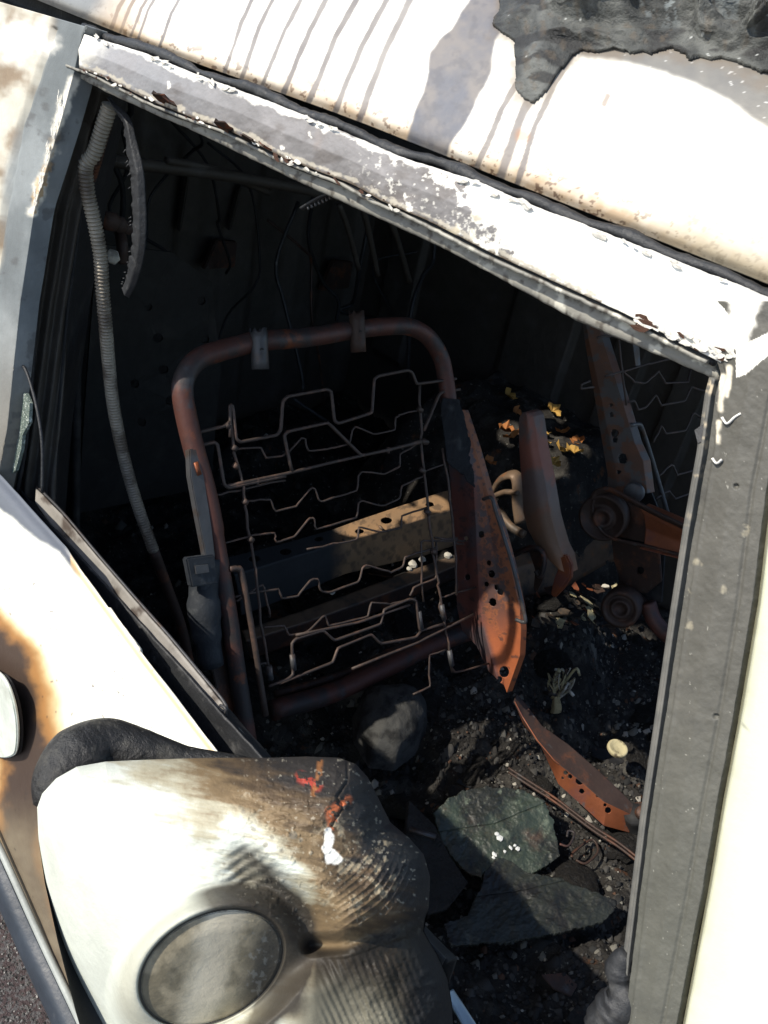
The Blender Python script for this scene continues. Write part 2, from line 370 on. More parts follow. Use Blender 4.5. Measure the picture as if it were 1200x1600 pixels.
STREAKS = [(168, 60, 215, -40, 5), (183, 62, 232, -40, 4), (200, 66, 252, -40, 4), (212, 70, 262, -40, 4), (247, 80, 300, -40, 4),
           (352, 112, 412, -40, 5), (378, 122, 446, -40, 6), (410, 135, 492, -40, 6), (443, 145, 530, -40, 7), (482, 160, 578, -40, 8),
           (522, 178, 625, -40, 8), (560, 190, 660, -40, 9), (745, 262, 835, 80, 8), (782, 275, 850, 110, 12), (808, 288, 868, 130, 8)]
TAR = [(778, -60), (782, 20), (775, 40), (786, 56), (806, 64), (808, 100), (806, 140), (812, 152), (832, 160), (845, 150), (868, 130), (888, 102), (910, 82), (950, 84), (1000, 84), (1050, 76), (1100, 92), (1140, 98), (1200, 126), (1320, 165), (1320, -60)]
def roof_paint(px, py, P):
    c = col(WHITE, px.shape); x = P[..., 0]
    wob = (fbm(px, py, 60, 2) - 0.5)
    # a brown edge of dirt and heat along the drip rail
    s = (P[..., 2] - 1.585)
    e = sm(0.024, 0.0, s + 0.02 * wob) * (0.45 + 0.55 * fbm(px, py, 14, 6))
    c = mix(c, (0.40, 0.27, 0.15), np.clip(e * 1.1, 0, 0.85))
    spk = (fbm(px, py, 7, 9, 3) > 0.66) * sm(0.03, 0.0, s)
    c = mix(c, (0.10, 0.05, 0.03), spk * 0.8)
    # drips of melted roof resin running down
    for (x0, y0, x1, y1, wd) in STREAKS:
        xm, ym = x0 + (x1 - x0) * .5 - 6, (y0 + y1) / 2
        d = dpoly(px + 5 * wob, py, [(x0 - 3, y0 + 14), (x0, y0), (xm, ym), (x1, y1), (x1 + 160, y1 - 250)])
        c = mix(c, (0.15, 0.135, 0.13), sm(wd * 0.70, wd * 0.45, d + 3 * (fbm(px, py, 24, 17) - .5)) * (0.75 + 0.25 * fbm(px, py, 50, 18)))
    big = [(636, 226), (655, 160), (668, 100), (672, 82), (705, 45), (725, 5), (760, -60), (900, -60), (812, 10), (775, 65), (765, 115), (735, 175), (705, 225), (698, 250)]
    dd = dpoly(px, py, big, True) * np.where(inside(px, py, big), -1, 1) + 16 * wob
    c = mix(c, mix(mix(col((0.12, 0.125, 0.145), px.shape), (0.19, 0.175, 0.165), sm(.3, .7, fbm(px, py, 50, 4))), (0.10, 0.10, 0.11), sm(.5, .7, fbm(px, py, 14, 5)) * .5), sm(3, -3, dd))
    # rust round the narrow drips
    c = mix(c, (0.35, 0.16, 0.06), sm(16, 4, np.hypot(px - 818, py - 212) + 20 * wob) * 0.6)
    # sooted left end and the shade beyond the melted skin, painted grey
    c = mix(c, (0.14, 0.15, 0.155), sm(175, 120, px - (60 - py) * 0.3 + 50 * wob) * 0.9)
    c = mix(c, (0.32, 0.22, 0.13), sm(60, 0, np.abs(px - 175 - (60 - py) * 0.3)) * 0.55)
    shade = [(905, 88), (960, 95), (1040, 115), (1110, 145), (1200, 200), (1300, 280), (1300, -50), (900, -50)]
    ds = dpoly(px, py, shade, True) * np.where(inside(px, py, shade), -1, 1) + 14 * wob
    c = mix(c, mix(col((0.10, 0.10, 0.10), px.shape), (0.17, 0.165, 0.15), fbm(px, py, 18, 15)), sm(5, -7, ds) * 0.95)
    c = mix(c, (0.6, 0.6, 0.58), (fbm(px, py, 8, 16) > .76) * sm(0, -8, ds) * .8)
    dt = dpoly(px, py, TAR, True)
    c = mix(c, (0.16, 0.13, 0.10), sm(26, 0, dt + 40 * (fbm(px, py, 20, 14) - .42)) * .7)
    # yellowed lower right
    g = sm(230, 40, np.hypot((px - 1200) * 0.8, (py - 360))) * (0.4 + 0.8 * fbm(px, py, 30, 12))
    c = mix(c, (0.34, 0.30, 0.22), np.clip(g, 0, 0.75))
    c = mix(c, (0.1, 0.05, 0.03), (sm(6, 3, dpoly(px, py, [(944, 163), (950, 150)])) ) * 0.7)
    return c
# holes added out of view in rear roof and side, so sun reaches these spots
SHAFTS = [(at(*q, **k), r) for q, k, r in [((552, 824), dict(z=.658), .030), ((590, 813), dict(z=.658), .034), ((632, 800), dict(z=.658), .034), ((676, 786), dict(z=.658), .030), ((645, 882), dict(z=.56), .026), ((700, 866), dict(z=.56), .026),
          ((905, 797), dict(z=.62), .034), ((880, 803), dict(z=.62), .026), ((946, 915), dict(z=.58), .03), ((868, 960), dict(z=.57), .03), ((900, 952), dict(z=.57), .03), ((850, 690), dict(z=.78), .04), ((800, 676), dict(z=.78), .03), ((895, 705), dict(z=.78), .035), ((860, 645), dict(z=.8), .025),
          ((790, 752), dict(y=.95), .035), ((860, 850), dict(y=.87), .03), ((872, 900), dict(y=.87), .03), ((868, 1090), dict(y=.98), .04), ((930, 850), dict(y=1.06), .03), ((1040, 845), dict(y=1.05), .05)]]
def shaft(P):
    k = np.ones(P.shape[:-1], bool); hid = (P[..., 0] < -0.17) | (P[..., 1] > 0.34)
    for c, r in SHAFTS:
        v = P - c; t = v @ SUN; dd = np.linalg.norm(v - t[..., None] * SUN, axis=-1)
        k &= ~((dd < r * (0.75 + 0.5 * fbm(P[..., 0] * 100, P[..., 1] * 100 + P[..., 2] * 60, 3, 19))) & (t < 0) & hid)
    return k
ROOF_KEEP = []
def roof():
    prof = [(0.100, 1.582), (0.097, 1.590), (0.103, 1.603), (0.114, 1.622), (0.131, 1.648), (0.152, 1.672), (0.185, 1.700), (0.24, 1.732), (0.33, 1.765), (0.45, 1.785), (0.62, 1.80)]
    pr = resample(prof, 2000, True)[np.r_[np.linspace(0, 620, 240).astype(int), np.linspace(640, 1999, 50).astype(int)]]
    xs = np.r_[np.linspace(-0.75, -0.2, 90), np.linspace(-0.199, 0.86, 1050), np.linspace(0.865, 1.12, 40)]
    def z_off(x): return -0.010 * np.clip((x - 0.35) / 0.4, -3, 3) * 0.6 + 0.006 * sm(0.08, 0.4, x)
    P = np.zeros((290, len(xs), 3)); P[..., 0] = xs[None]; P[..., 1] = pr[:, :1]; P[..., 2] = pr[:, 1:2] + z_off(xs)[None]
    burnt = lambda px, py, P: shaft(P)  # cuts only the added holes that let the sun shafts in
    ROOF_KEEP.append(burnt)
    o = grid('roof', P, M_skin, van, thick=0.004, paint=roof_paint, keep=burnt,  # keep mask cuts the added sun holes
             disp=lambda px, py, P: 0.0016 * (fbm(P[..., 0] * 1000, P[..., 1] * 1500, 180, 3) - .5) - 0.004 * sm(10, 0, np.abs(px - 130 + (45 - py) * -0.3)) * 0)
    # roof skin beyond the crown: covers the rear, pierced by the added sun holes
    ys = np.linspace(0.6, 1.8, 160); xs2 = np.linspace(-1.5, 0.55, 200); P2 = np.array([[(x, y, 1.80 - 0.12 * ((y - 0.9) / 0.9) ** 2 + 0.013) for x in xs2] for y in ys])
    grid('roof_panel', P2, M_wall, van, thick=0.01, towards=(0, 1, 9),
         keep=lambda px, py, P: burnt(px, py, P))
    P3 = np.array([[(x, y, 1.812 - (0.15 if y < 0.2 else 0)) for x in np.linspace(-1.6, -0.75, 90)] for y in np.linspace(0.1, 0.62, 70)])
    grid('roof_panel', P3, M_wall, van, thick=0.01, towards=(0, 1, 9), keep=burnt)  # keep mask cuts the added sun holes
    # gutter under the roof edge
    G = [[np.array((x, 0.090, 1.560 + z_off(x))) for x in np.linspace(-0.75, 1.12, 60)], [np.array((x, 0.125, 1.563 + z_off(x))) for x in np.linspace(-0.75, 1.12, 60)],
         [np.array((x, 0.128, 1.60 + z_off(x))) for x in np.linspace(-0.75, 1.12, 60)]]
    loft('drip_channel', G, 400, 24, M_black, van, thick=0.003, keep=lambda px, py, P: shaft(P), disp=lambda px, py, P: 0.002 * (fbm(px, py, 20, 8) - .5))
    tube('sealant', [wp(x, y - 9 + 3 * math.sin(x / 23.0), -0.008) for x, y in resample(H_UP, 70)], 0.0042, M_rubber, o, seg=8, k=5, rfn=lambda t, p: 0.4 + 1.1 * float(fbm(p[0] * 1000, p[1] * 10, 22, 9)))
    return o
ROOF = roof()

def dn(px, py, pts): return dpoly(px, py, pts)
def header_paint(px, py, P):
    n1, n2, n3 = fbm(px, py, 90, 21), fbm(px, py, 22, 22), fbm(px, py, 8, 23, 4)
    c = mix(col((0.155, 0.15, 0.15), px.shape), (0.25, 0.24, 0.24), n2)
    c = mix(c, (0.23, 0.185, 0.16), sm(0.5, 0.75, n1) * 0.6)
    c = mix(c, (0.27, 0.28, 0.30), sm(420, 150, px) * 0.7)
    c = mix(c, (0.10, 0.085, 0.075), sm(.5, .7, fbm(px, py * 1.5, 46, 25)) * .5)
    # paint that survived
    wmask = sm(0.50, 0.55, n2 * 0.55 + n3 * 0.2 + 0.42 * sm(690, 930, px + 0.25 * (400 - py)) + 0.10 * sm(560, 760, px) - 0.02)
    c = mix(c, WHITE, wmask)
    c = mix(c, WHITE, sm(200, 140, px + 40 * n2 + (py - 80) * 0.8))
    fleck = sm(.66, .74, fbm(px, py, 6, 24, 4)) * sm(520, 620, px)
    c = mix(c, WHITE, fleck * 0.6)
    du = dpoly(px, py, H_UP); c = mix(c, WHITE, sm(9, 3, du + 22 * (n2 - 0.45)))
    dl = dpoly(px, py, H_LIP); c = mix(c, (0.10, 0.075, 0.05), sm(7, 2, dl + 12 * (n3 - .45)) * (px < 940) * 0.85)
    c = mix(c, (0.5, 0.46, 0.38), sm(5, 2, np.abs(dl - 7) + 14 * (n3 - .4)) * (px < 940) * 0.8)
    y = sm(0.55, 0.7, n2) * sm(30, 0, np.hypot(px - 715, py - 355) - 30); c = mix(c, (0.42, 0.36, 0.25), y * 0.7)
    return c
def lip_paint(px, py, P):
    n2, n3 = fbm(px, py, 26, 31), fbm(px, py, 9, 32)
    c = mix(col((0.17, 0.165, 0.15), px.shape), (0.30, 0.29, 0.25), n2)
    c = mix(c, (0.06, 0.05, 0.04), sm(0.55, 0.7, n3) * 0.8)
    return mix(c, (0.6, 0.58, 0.5), sm(0.58, 0.66, fbm(px, py, 16, 36)) * sm(500, 900, px) * 0.8)
def frame():
    up = [wp(*p, 0.012) for p in H_UP]; lip = [wp(*p, 0.012) for p in H_LIP + [(1180, 596)]]
    low0 = [wp(*p, 0.002) for p in H_LIP]; low = [wp(*p, 0.002) for p in H_LOW]
    # resample both edges at matching x
    xs = np.linspace(up[0][0], up[-1][0], 80)
    f = lambda e: [np.array([x, np.interp(x, [q[0] for q in e], [q[1] for q in e]), np.interp(x, [q[0] for q in e], [q[2] for q in e])]) for x in xs]
    mid = 0.5 * (np.array(f(up)) + np.array(f(lip))) + np.array([0, -0.003, 0.001])
    top_in = np.array(f(up)) + np.array([0, 0.014, -0.002])
    o = loft('window_frame_top', [top_in, f(up), mid, f(lip)], 900, 90, M_bare, van, thick=0.0025, paint=header_paint,
             disp=lambda px, py, P: 0.0016 * (fbm(px, py, 60, 41) - .5) + 0.0008 * (fbm(px, py, 10, 42) - .5))
    inw = np.array([0, 0.030, -0.006])
    l2 = [p + inw for p in low]; l3 = [p + inw + np.array([0, 0.01, 0.02]) for p in low]
    step = [p - WN * 0 for p in low0]
    s = loft('seal_channel', [[p + np.array([0, -0.010, 0.001]) for p in low0], step, low, l2, l3], 500, 40, M_bare, o, thick=0.002, paint=lip_paint,
             disp=lambda px, py, P: 0.0012 * (fbm(px, py, 14, 43) - .5))
    tube('seal_bead', [wp(x, y + 4, 0.006) for x, y in H_LIP], 0.0026, M_rubber, o, seg=6, k=6, rfn=lambda t, p: 0.7 + 0.6 * float(fbm(p[0] * 100, 0, 2.0, 5)))
    return o
HEAD = frame()

# flakes of blistered paint along the frame edges
flake_me = []
for s in range(5):
    bm = bmesh.new(); rr = random.Random(s); n = 9; vs = []
    c = bm.verts.new((0, 0, 0.25))
    for i in range(n):
        a = 2 * math.pi * i / n; q = rr.uniform(0.5, 1.1); vs.append(bm.verts.new((q * math.cos(a), 0.6 * q * math.sin(a), rr.uniform(-0.15, 0.4))))
    for i in range(n): bm.faces.new((c, vs[i], vs[(i + 1) % n]))
    ret = bmesh.ops.extrude_face_region(bm, geom=bm.faces[:])
    for g in ret['geom']:
        if isinstance(g, bmesh.types.BMVert): g.co.z += 0.14
    bmesh.ops.recalc_face_normals(bm, faces=bm.faces)
    me = bpy.data.meshes.new('paint_flake'); bm.to_mesh(me); bm.free(); flake_me.append(me)
def flake(p, s, nrm, mt, parent, turn=0.0, name='paint_flake'):
    me = flake_me[rnd.randrange(5)]
    key = (me.name, mt.name)
    if key not in FM: m2 = me.copy(); m2.materials.clear(); m2.materials.append(mt); FM[key] = m2
    o = bpy.data.objects.new(name, FM[key]); COL.objects.link(o); o.parent = parent
    o.location = (np.array(p) - ORG[parent.name]).tolist(); o.scale = (s * rnd.uniform(0.8, 1.7), s * rnd.uniform(.5, 1.0), s * rnd.uniform(0.25, 0.5))
    q = Vector(nrm).to_track_quat('Z', 'Y'); o.rotation_mode = 'QUATERNION'
    from mathutils import Quaternion
    X0 = Vector((1, 0, 0)); Z0 = Vector(nrm).normalized(); Y0 = Z0.cross(X0)
    q = Matrix((X0, Y0, Z0)).transposed().to_quaternion()
    o.rotation_quaternion = q @ Quaternion((0, 0, 1), turn + rnd.uniform(-.35, .35)) @ Quaternion((1, 0, 0), rnd.uniform(-.25, .25))
    return o
FM = {}
OUT = (-WN).tolist()
for i in range(30):                                     # along the upper edge
    x = rnd.choice([rnd.uniform(135, 270), rnd.uniform(300, 380), rnd.uniform(410, 560), rnd.uniform(720, 1150)])
    y = np.interp(x, [p[0] for p in H_UP], [p[1] for p in H_UP]) + rnd.uniform(-3, 4)
    flake(wp(x, y, 0.014), rnd.uniform(0.002, 0.0052), OUT, M_flake, HEAD)
for i in range(40):
    x = rnd.uniform(125, 620); y = np.interp(x, [p[0] for p in H_LIP], [p[1] for p in H_LIP]) + rnd.uniform(-4, 5)
    flake(wp(x, y, 0.014), rnd.uniform(0.0015, 0.004), OUT, rnd.choice([M_flake, M_flake, M_flake_dark]), HEAD)
for i in range(26):
    x = rnd.uniform(985, 1150); y = 496 + (x - 985) * 0.36 + rnd.uniform(-6, 12)
    flake(wp(x, y, 0.014), rnd.uniform(0.002, 0.0045), OUT, rnd.choice([M_flake, M_flake, M_flake, M_flake_dark]), HEAD)
for i in range(30):                                     # down the rear post
    t = rnd.random() ** 1.3; x = 98 - 42 * t + rnd.uniform(-7, 3); y = 150 + 170 * t
    flake(wp(x, y, 0.014), rnd.uniform(0.002, 0.0055), OUT, M_flake, HEAD, 1.5)
# charred tabs standing off the frame
def tab(name, pts, h, mt):
    base = [wp(*p, 0.012) for p in pts]; V = []; Fc = []
    n = len(base)
    for k, q in enumerate([0, 0.5, 1.0]):
        for i, b in enumerate(base):
            V.append(b - WN * h * q * (0.7 + 0.5 * ((i * 7 + k * 3) % 3) / 2) + np.array([0, 0, 0.25 * h * q * q]) + np.array([0.1 * h * q * ((i % 2) - .5), 0, 0]))
    for k in range(2):
        for i in range(n - 1): Fc.append((k * n + i, k * n + i + 1, (k + 1) * n + i + 1, (k + 1) * n + i))
    o = mesh_obj(name, V, Fc, mt, HEAD, smooth=False)
    md = o.modifiers.new('Solidify', 'SOLIDIFY'); md.thickness = 0.0012
tab('metal_tab', [(257, 163), (262, 158), (268, 164), (273, 162), (277, 168)], 0.016, M_flake_dark)
tab('metal_tab', [(350, 204), (356, 200), (362, 206), (366, 203)], 0.014, M_flake_dark)
tab('metal_tab', [(385, 218), (390, 222), (396, 220), (402, 226)], 0.009, M_flake_dark)
tab('metal_tab', [(411, 228), (418, 233), (425, 236)], 0.007, M_flake_dark)

# rear post of the door window and the body beside it
def post_paint(px, py, P):
    n1, n2, n3 = fbm(px, py * 0.6, 80, 51), fbm(px, py, 24, 52), fbm(px, py, 8, 53)
    c = mix(col((0.13, 0.145, 0.15), px.shape), (0.23, 0.25, 0.255), sm(.3, .7, n1))
    c = mix(c, (0.15, 0.135, 0.11), sm(450, 700, py) * 0.8)
    c = mix(c, (0.08, 0.08, 0.08), sm(0.62, 0.72, n2) * 0.6)
    e = dpoly(px, py, [(112, 130), (90, 200), (60, 300), (52, 330)])
    c = mix(c, (0.72, 0.69, 0.6), sm(13, 5, e + 22 * (n2 - .4)))
    c = mix(c, (0.42, 0.27, 0.12), sm(6, 2, np.abs(e - 4) + 20 * (n3 - .35)) * sm(180, 300, py) * 0.8)
    lw = 0.85 * sm(6, -14, px - np.interp(py, [40, 200, 320, 500], [84, 32, 10, -20]) + 26 * (n1 - .5))
    c = mix(c, mix(col((0.60, 0.57, 0.48), px.shape), (0.26, 0.19, 0.12), sm(0.40, 0.62, fbm(px, py, 60, 55))), lw)
    c = mix(c, WHITE, sm(60, 20, np.hypot(px - 30, (py - 60) * 1.2) + 50 * (n2 - .5)))
    return c
def posts():
    R1 = [(136, 42), (127, 60), (117, 107), (95, 190), (75, 255), (55, 320), (32, 470), (11, 670), (-6, 760), (-30, 880)]
    L1 = [(-330, -92), (-350, 100), (-370, 300), (-380, 500), (-390, 700), (-420, 900)]
    n = 60
    r1 = resample([wp(*p, 0.0105) for p in R1], n); l1 = resample([wp(*p, 0.0105) for p in L1], n)
    o = loft('window_frame_rear', [l1, (l1 + r1) / 2, r1, r1 + np.array([0.002, 0.02, -0.003])], 560, 300, M_bare, van, thick=0.002, paint=post_paint, keep=lambda px, py, P: shaft(P),
             disp=lambda px, py, P: 0.0014 * (fbm(px, py, 70, 57) - .5) - 0.004 * sm(5, 1, dpoly(px, py, [(84, 45), (32, 200), (10, 320), (-20, 500)])))
    # ribbed rubber seals running down the opening
    for k, (dx, rad, m_) in enumerate([(7, 0.0036, M_rubber), (19, 0.0028, M_rubber)]):
        pts = [wp(px + dx + 0.02 * (py - 100) * k, py + 10, -0.004 - 0.014 * k) for px, py in R1[1:-1]]
        tube('rubber_seal', pts, rad, m_, o, seg=8, k=10, rfn=lambda t, p: 0.85 + 0.3 * float(fbm(p[2] * 300, 0, 2.0, 5)))
    # inner door frame and the body pillar behind
    A = [(118, 118), (96, 200), (60, 330), (36, 480), (16, 660), (0, 760)]
    B = [(172, 150), (150, 200), (128, 330), (108, 480), (92, 660), (86, 800)]
    a = [wp(*p, -0.012) for p in A]; b = [wp(*p, -0.06) for p in B]
    def ribs(px, py, P):
        u = (px - np.interp(py, [118, 330, 480, 760], [118, 60, 36, 0])) / 62.0
        return 0.004 * np.cos(u * 19) + 0.002 * (fbm(px, py, 18, 61) - .5)
    loft('inner_pillar', [a, b], 160, 70, M_wall, van, thick=0.003, disp=ribs)
    B2 = [(205, 130), (190, 200), (165, 330), (140, 480), (118, 660), (104, 830)]
    loft('inner_pillar', [b, [at(*p, y=0.17) for p in B2]], 120, 30, M_black, van, thick=0.003)
    # torn glass left in the seal
    g = [wp(*p, -0.004) for p in [(30, 618), (40, 614), (47, 630), (46, 660), (36, 680), (33, 705), (24, 735), (18, 740), (22, 690), (24, 650)]]
    plate('glass_remnant', g, 0.004, M_clear, o, bump=0.002, cuts=2)
    # curled strip of weather seal next to it
    tube('torn_seal', [wp(*p, 0.0) for p in [(26, 578), (36, 572), (48, 600), (60, 650), (66, 700), (66, 770)]], 0.0018, M_rubber, o, k=6)
    return o
REAR = posts()

# front frame of the door window
def front_paint(px, py, P):
    n1, n2, n3 = fbm(px, py, 110, 71), fbm(px, py, 30, 72), fbm(px, py, 7, 73)
    c = mix(col((0.066, 0.064, 0.055), px.shape), (0.12, 0.115, 0.10), n2 * 0.6 + n1 * 0.4)
    c = mix(c, (0.04, 0.04, 0.04), sm(0.55, 0.7, n1) * 0.4)
    c = mix(c, (0.11, 0.12, 0.095), sm(900, 1500, py) * 0.25)
    c = mix(c, (0.4, 0.39, 0.34), sm(.80, .84, n3) * 0.6)
    # cream curls of paint
    for (a, b_, q) in [((1130, 590), (1126, 640), 8), ((1122, 660), (1122, 690), 7), ((1140, 575), (1136, 620), 5)]:
        c = mix(c, (0.68, 0.62, 0.5), sm(q, q - 5, dpoly(px, py, [a, b_]) + 12 * (n2 - .5)))
    for cxp, cyp in [(1165, 830), (1130, 920), (1078, 925), (1090, 878), (1078, 975)]:
        c = mix(c, (0.30, 0.27, 0.2), sm(9, 2, np.hypot(px - cxp, py - cyp) + 20 * (fbm(px, py, 9, 75) - .45)) * 0.8)
    # the bare plate at the top corner and bright surviving paint
    c = mix(c, WHITE, sm(6, -6, dpoly(px, py, [(1145, 445), (1165, 470), (1148, 530)]) - 22 + 30 * (n2 - .5)) * (py < 545))
    tri = [(1145, 560), (1175, 520), (1230, 470), (1230, 560), (1180, 600), (1150, 600)]
    c = mix(c, WHITE, inside(px, py, [(1150, 545), (1230, 505), (1230, 530), (1165, 585), (1150, 590)]) * 1.0)
    return c
def front_frame():
    Lo = [(1092, 470), (1126, 585), (1118, 617), (1106, 708), (1083, 825), (1058, 1000), (1064, 959), (1038, 1133), (1016, 1271), (989, 1491), (972, 1640), (950, 1780)]
    Lo = [(1092, 470), (1126, 585), (1118, 617), (1106, 708), (1085, 825), (1064, 959), (1038, 1133), (1016, 1271), (989, 1491), (972, 1640), (950, 1780)]
    Ro = [(1250, 470), (1232, 585), (1226, 617), (1210, 700), (1197, 767), (1174, 950), (1143, 1133), (1121, 1248), (1098, 1385), (1057, 1600), (1025, 1780)]
    a = np.array([wp(*p, 0.012) for p in Lo]); b = np.array([wp(*p, 0.014) for p in Ro])
    o = loft('window_frame_front', [a, (a + b) / 2 + np.array([0, -0.003, 0]), b, b + np.array([0.0, 0.02, 0])], 900, 110, M_bare, van, thick=0.002, paint=front_paint,
             disp=lambda px, py, P: 0.0012 * (fbm(px, py, 50, 77) - .5) + 0.0005 * (fbm(px, py, 9, 78) - .5) - 0.0010 * sm(6, 0, dpoly(px, py, [(x - 22, y) for x, y in Ro])) + 0.0006 * sm(5, 0, dpoly(px, py, [(x + 12, y) for x, y in Lo])) - 0.002 * sm(5, 3, np.hypot(px - 1118, py - 1120)) - 0.002 * sm(5, 3, np.hypot(px - 1150, py - 760)))
    # inner lip with its step
    Li = [(1112, 590), (1105, 617), (1092, 708), (1071, 825), (1050, 960), (1025, 1133), (1004, 1271), (977, 1491), (962, 1640), (940, 1780)]
    ai = np.array([wp(*p, 0.004) for p in Li]); a2 = np.array([wp(p[0] + 14, p[1], 0.004) for p in Li])
    loft('frame_lip', [a2 + np.array([0, -0.006, 0]), a2, ai, ai + np.array([0.003, 0.035, 0]), ai + np.array([0.02, 0.04, 0])], 400, 40, M_bare, o, thick=0.0015,
         paint=lambda px, py, P: mix(mix(col((0.09, 0.09, 0.085), px.shape), (0.16, 0.155, 0.14), fbm(px, py, 20, 79)), (0.5, 0.42, 0.3), sm(0.62, 0.7, fbm(px, py, 12, 80)) * sm(900, 600, py)))
    # peeled curls of paint
    for pts in [[(1128, 652), (1136, 662), (1148, 652), (1158, 646)], [(1113, 716), (1120, 724), (1128, 718)], ]:
        tube('paint_curl', [wp(x, y, 0.0155) for x, y in pts], 0.0013, M_flake, o, seg=6, k=4, flat=0.5)
    # rag of melted trim hanging over the lip
    plate('melted_trim', [wp(*p, 0.006) for p in [(1085, 672), (1100, 662), (1106, 672), (1100, 690), (1090, 692)]], 0.004, M_steel, o)
    L = []
    for (x, y, q) in [(978, 1488, .004), (968, 1510, .008), (970, 1535, .007), (976, 1560, .009), (960, 1580, .012), (945, 1610, .014)]:
        L.append((wp(x, y, 0.006), q))
    pp = [q[0] for q in L]; rr = [q[1] for q in L]
    tube('melted_seal', pp, 1.0, M_rubber, o, seg=10, k=8, rfn=lambda t, p: float(np.interp(t * (len(rr) - 1), range(len(rr)), rr)) * (0.8 + 0.5 * float(fbm(p[0] * 300, p[2] * 300, 2, 7))))
    # black seam and white body pillar to its right
    Sa = np.array([wp(*p, -0.006) for p in Ro]); Sb = np.array([wp(p[0] + 30, p[1], -0.006) for p in Ro])
    loft('door_gap', [Sa - np.array([0.01, 0, 0]), Sb + np.array([0.02, 0, 0])], 60, 4, M_black, van, thick=0.002)
    c0 = np.array([wp(p[0] + 8 + 0.002 * max(0, p[1] - 600), p[1], 0.006) for p in Ro]); 
    c1 = np.array([wp(p[0] + 14, p[1], 0.014) for p in Ro]) 
    c2 = c1 + np.array([0.10, 0.006, 0.0]); c3 = c1 + np.array([0.24, 0.05, 0]); c4 = c1 + np.array([0.4, 0.14, 0])
    def pp_(px, py, P):
        c = col((0.64, 0.655, 0.52), px.shape); n = fbm(px, py, 40, 82); n3 = fbm(px, py, 9, 84)
        e = px - np.interp(py, [p[1] for p in Ro], [p[0] for p in Ro]) - 8
        c = mix(c, (0.20, 0.19, 0.10), sm(16, 0, e + 10 * (n - .5)) * 0.85)
        c = mix(c, (0.5, 0.5, 0.38), sm(80, 10, e) * 0.4)
        c = mix(c, (0.12, 0.11, 0.1), (n3 > 0.8) * sm(60, 5, e) * .6)
        c = mix(c, (0.05, 0.05, 0.05), sm(690, 640, py + 30 * (n - .5)) * sm(520, 560, py))
        return c
    loft('body_pillar', [c0 + np.array([0, 0.02, 0]), c0, c1, c2, c3, c4], 260, 120, M_skin, van, thick=0.003, paint=pp_)
front_frame()

# door panel below the window
def door_paint(px, py, P):
    n1, n2, n3 = fbm(px, py, 120, 91), fbm(px, py, 30, 92), fbm(px, py, 8, 93)
    c = col((0.80, 0.79, 0.70), px.shape)
    # burn front sweeping up from the lower left: yellow, brown, then soot
    e = dpoly(px, py, [(-120, 900), (-40, 960), (5, 1030), (30, 1100), (45, 1180), (40, 1260), (30, 1340), (60, 1440), (110, 1560), (150, 1700)]) + 34 * (n1 - .5) + 14 * (n2 - .5)
    hor = np.interp(py, [900, 1000, 1100, 1200, 1400, 1600], [60, 84, 88, 74, 70, 50])
    c = mix(c, (0.72, 0.55, 0.27), sm(1.0, 0.55, e / hor))
    c = mix(c, (0.34, 0.17, 0.06), sm(0.78, 0.5, e / hor))
    c = mix(c, (0.065, 0.045, 0.035), sm(0.55, 0.3, e / hor + .25 * (n2 - .5)))
    low = sm(1230, 1330, py + 40 * (n1 - .5)) * sm(-60, 20, 200 - px)
    c = mix(c, mix(col((0.30, 0.25, 0.17), px.shape), (0.12, 0.09, 0.06), n2), low * 0.75)
    c = mix(c, (0.05, 0.04, 0.035), (n3 > 0.78) * 0.7)
    # bare metal along the belt at the rear, brown line along the front of the belt edge
    SI = [(-60, 690), (0, 748), (25, 775), (60, 815), (100, 858), (122, 893), (171, 960), (228, 1038), (333, 1175), (420, 1290)]
    b = dpoly(px, py, SI)
    c = mix(c, (0.10, 0.11, 0.13), sm(4, -4, b - np.interp(px, [-60, 0, 40, 80, 118, 125], [30, 32, 24, 14, 4, 0]) + 8 * (n2 - .5)) * (px < 126))
    c = mix(c, (0.55, 0.36, 0.15), sm(8, 1, b) * (px > 110) * 0.75)
    c = mix(c, (0.3, 0.28, 0.25), sm(14, 8, dpoly(px, py, [(60, 885), (80, 905), (100, 925)]) + 18 * (n3 - .2)) * 0.5)
    return c
def door():
    SI = [(-260, 440), (-60, 690), (0, 748), (25, 775), (60, 815), (100, 858), (122, 893), (171, 960), (228, 1038), (333, 1175), (420, 1290), (640, 1570), (800, 1790)]
    e = np.array([at(*p, y=-0.015) for p in SI]); e = resample(e, 300)
    rows = [e + np.array([0, 0.010, -0.02]), e + np.array([0, 0.004, 0]), e, ]
    prof = [(-0.010, -0.006), (-0.022, -0.03), (-0.040, -0.10), (-0.058, -0.2), (-0.070, -0.32), (-0.078, -0.44), (-0.080, -0.52)]
    for dy, dz in prof:
        q = e.copy(); q[:, 1] += dy; q[:, 2] = 1.092 + dz + (q[:, 2] - 1.092) * max(0.0, 1 + dz * 3); rows.append(q)
    # bottom edge and turn-under
    q = rows[-1].copy(); q[:, 2] -= 0.01; q[:, 1] += 0.03; rows.append(q)
    q = q.copy(); q[:, 1] += 0.15; rows.append(q)
    o = loft('door_panel', rows, 620, 420, M_skin, van, smooth_rows=True, thick=0.0025, paint=door_paint,
             disp=lambda px, py, P: 0.0012 * (fbm(px, py, 90, 95) - .5) * 2)
    return o
DOOR = door()
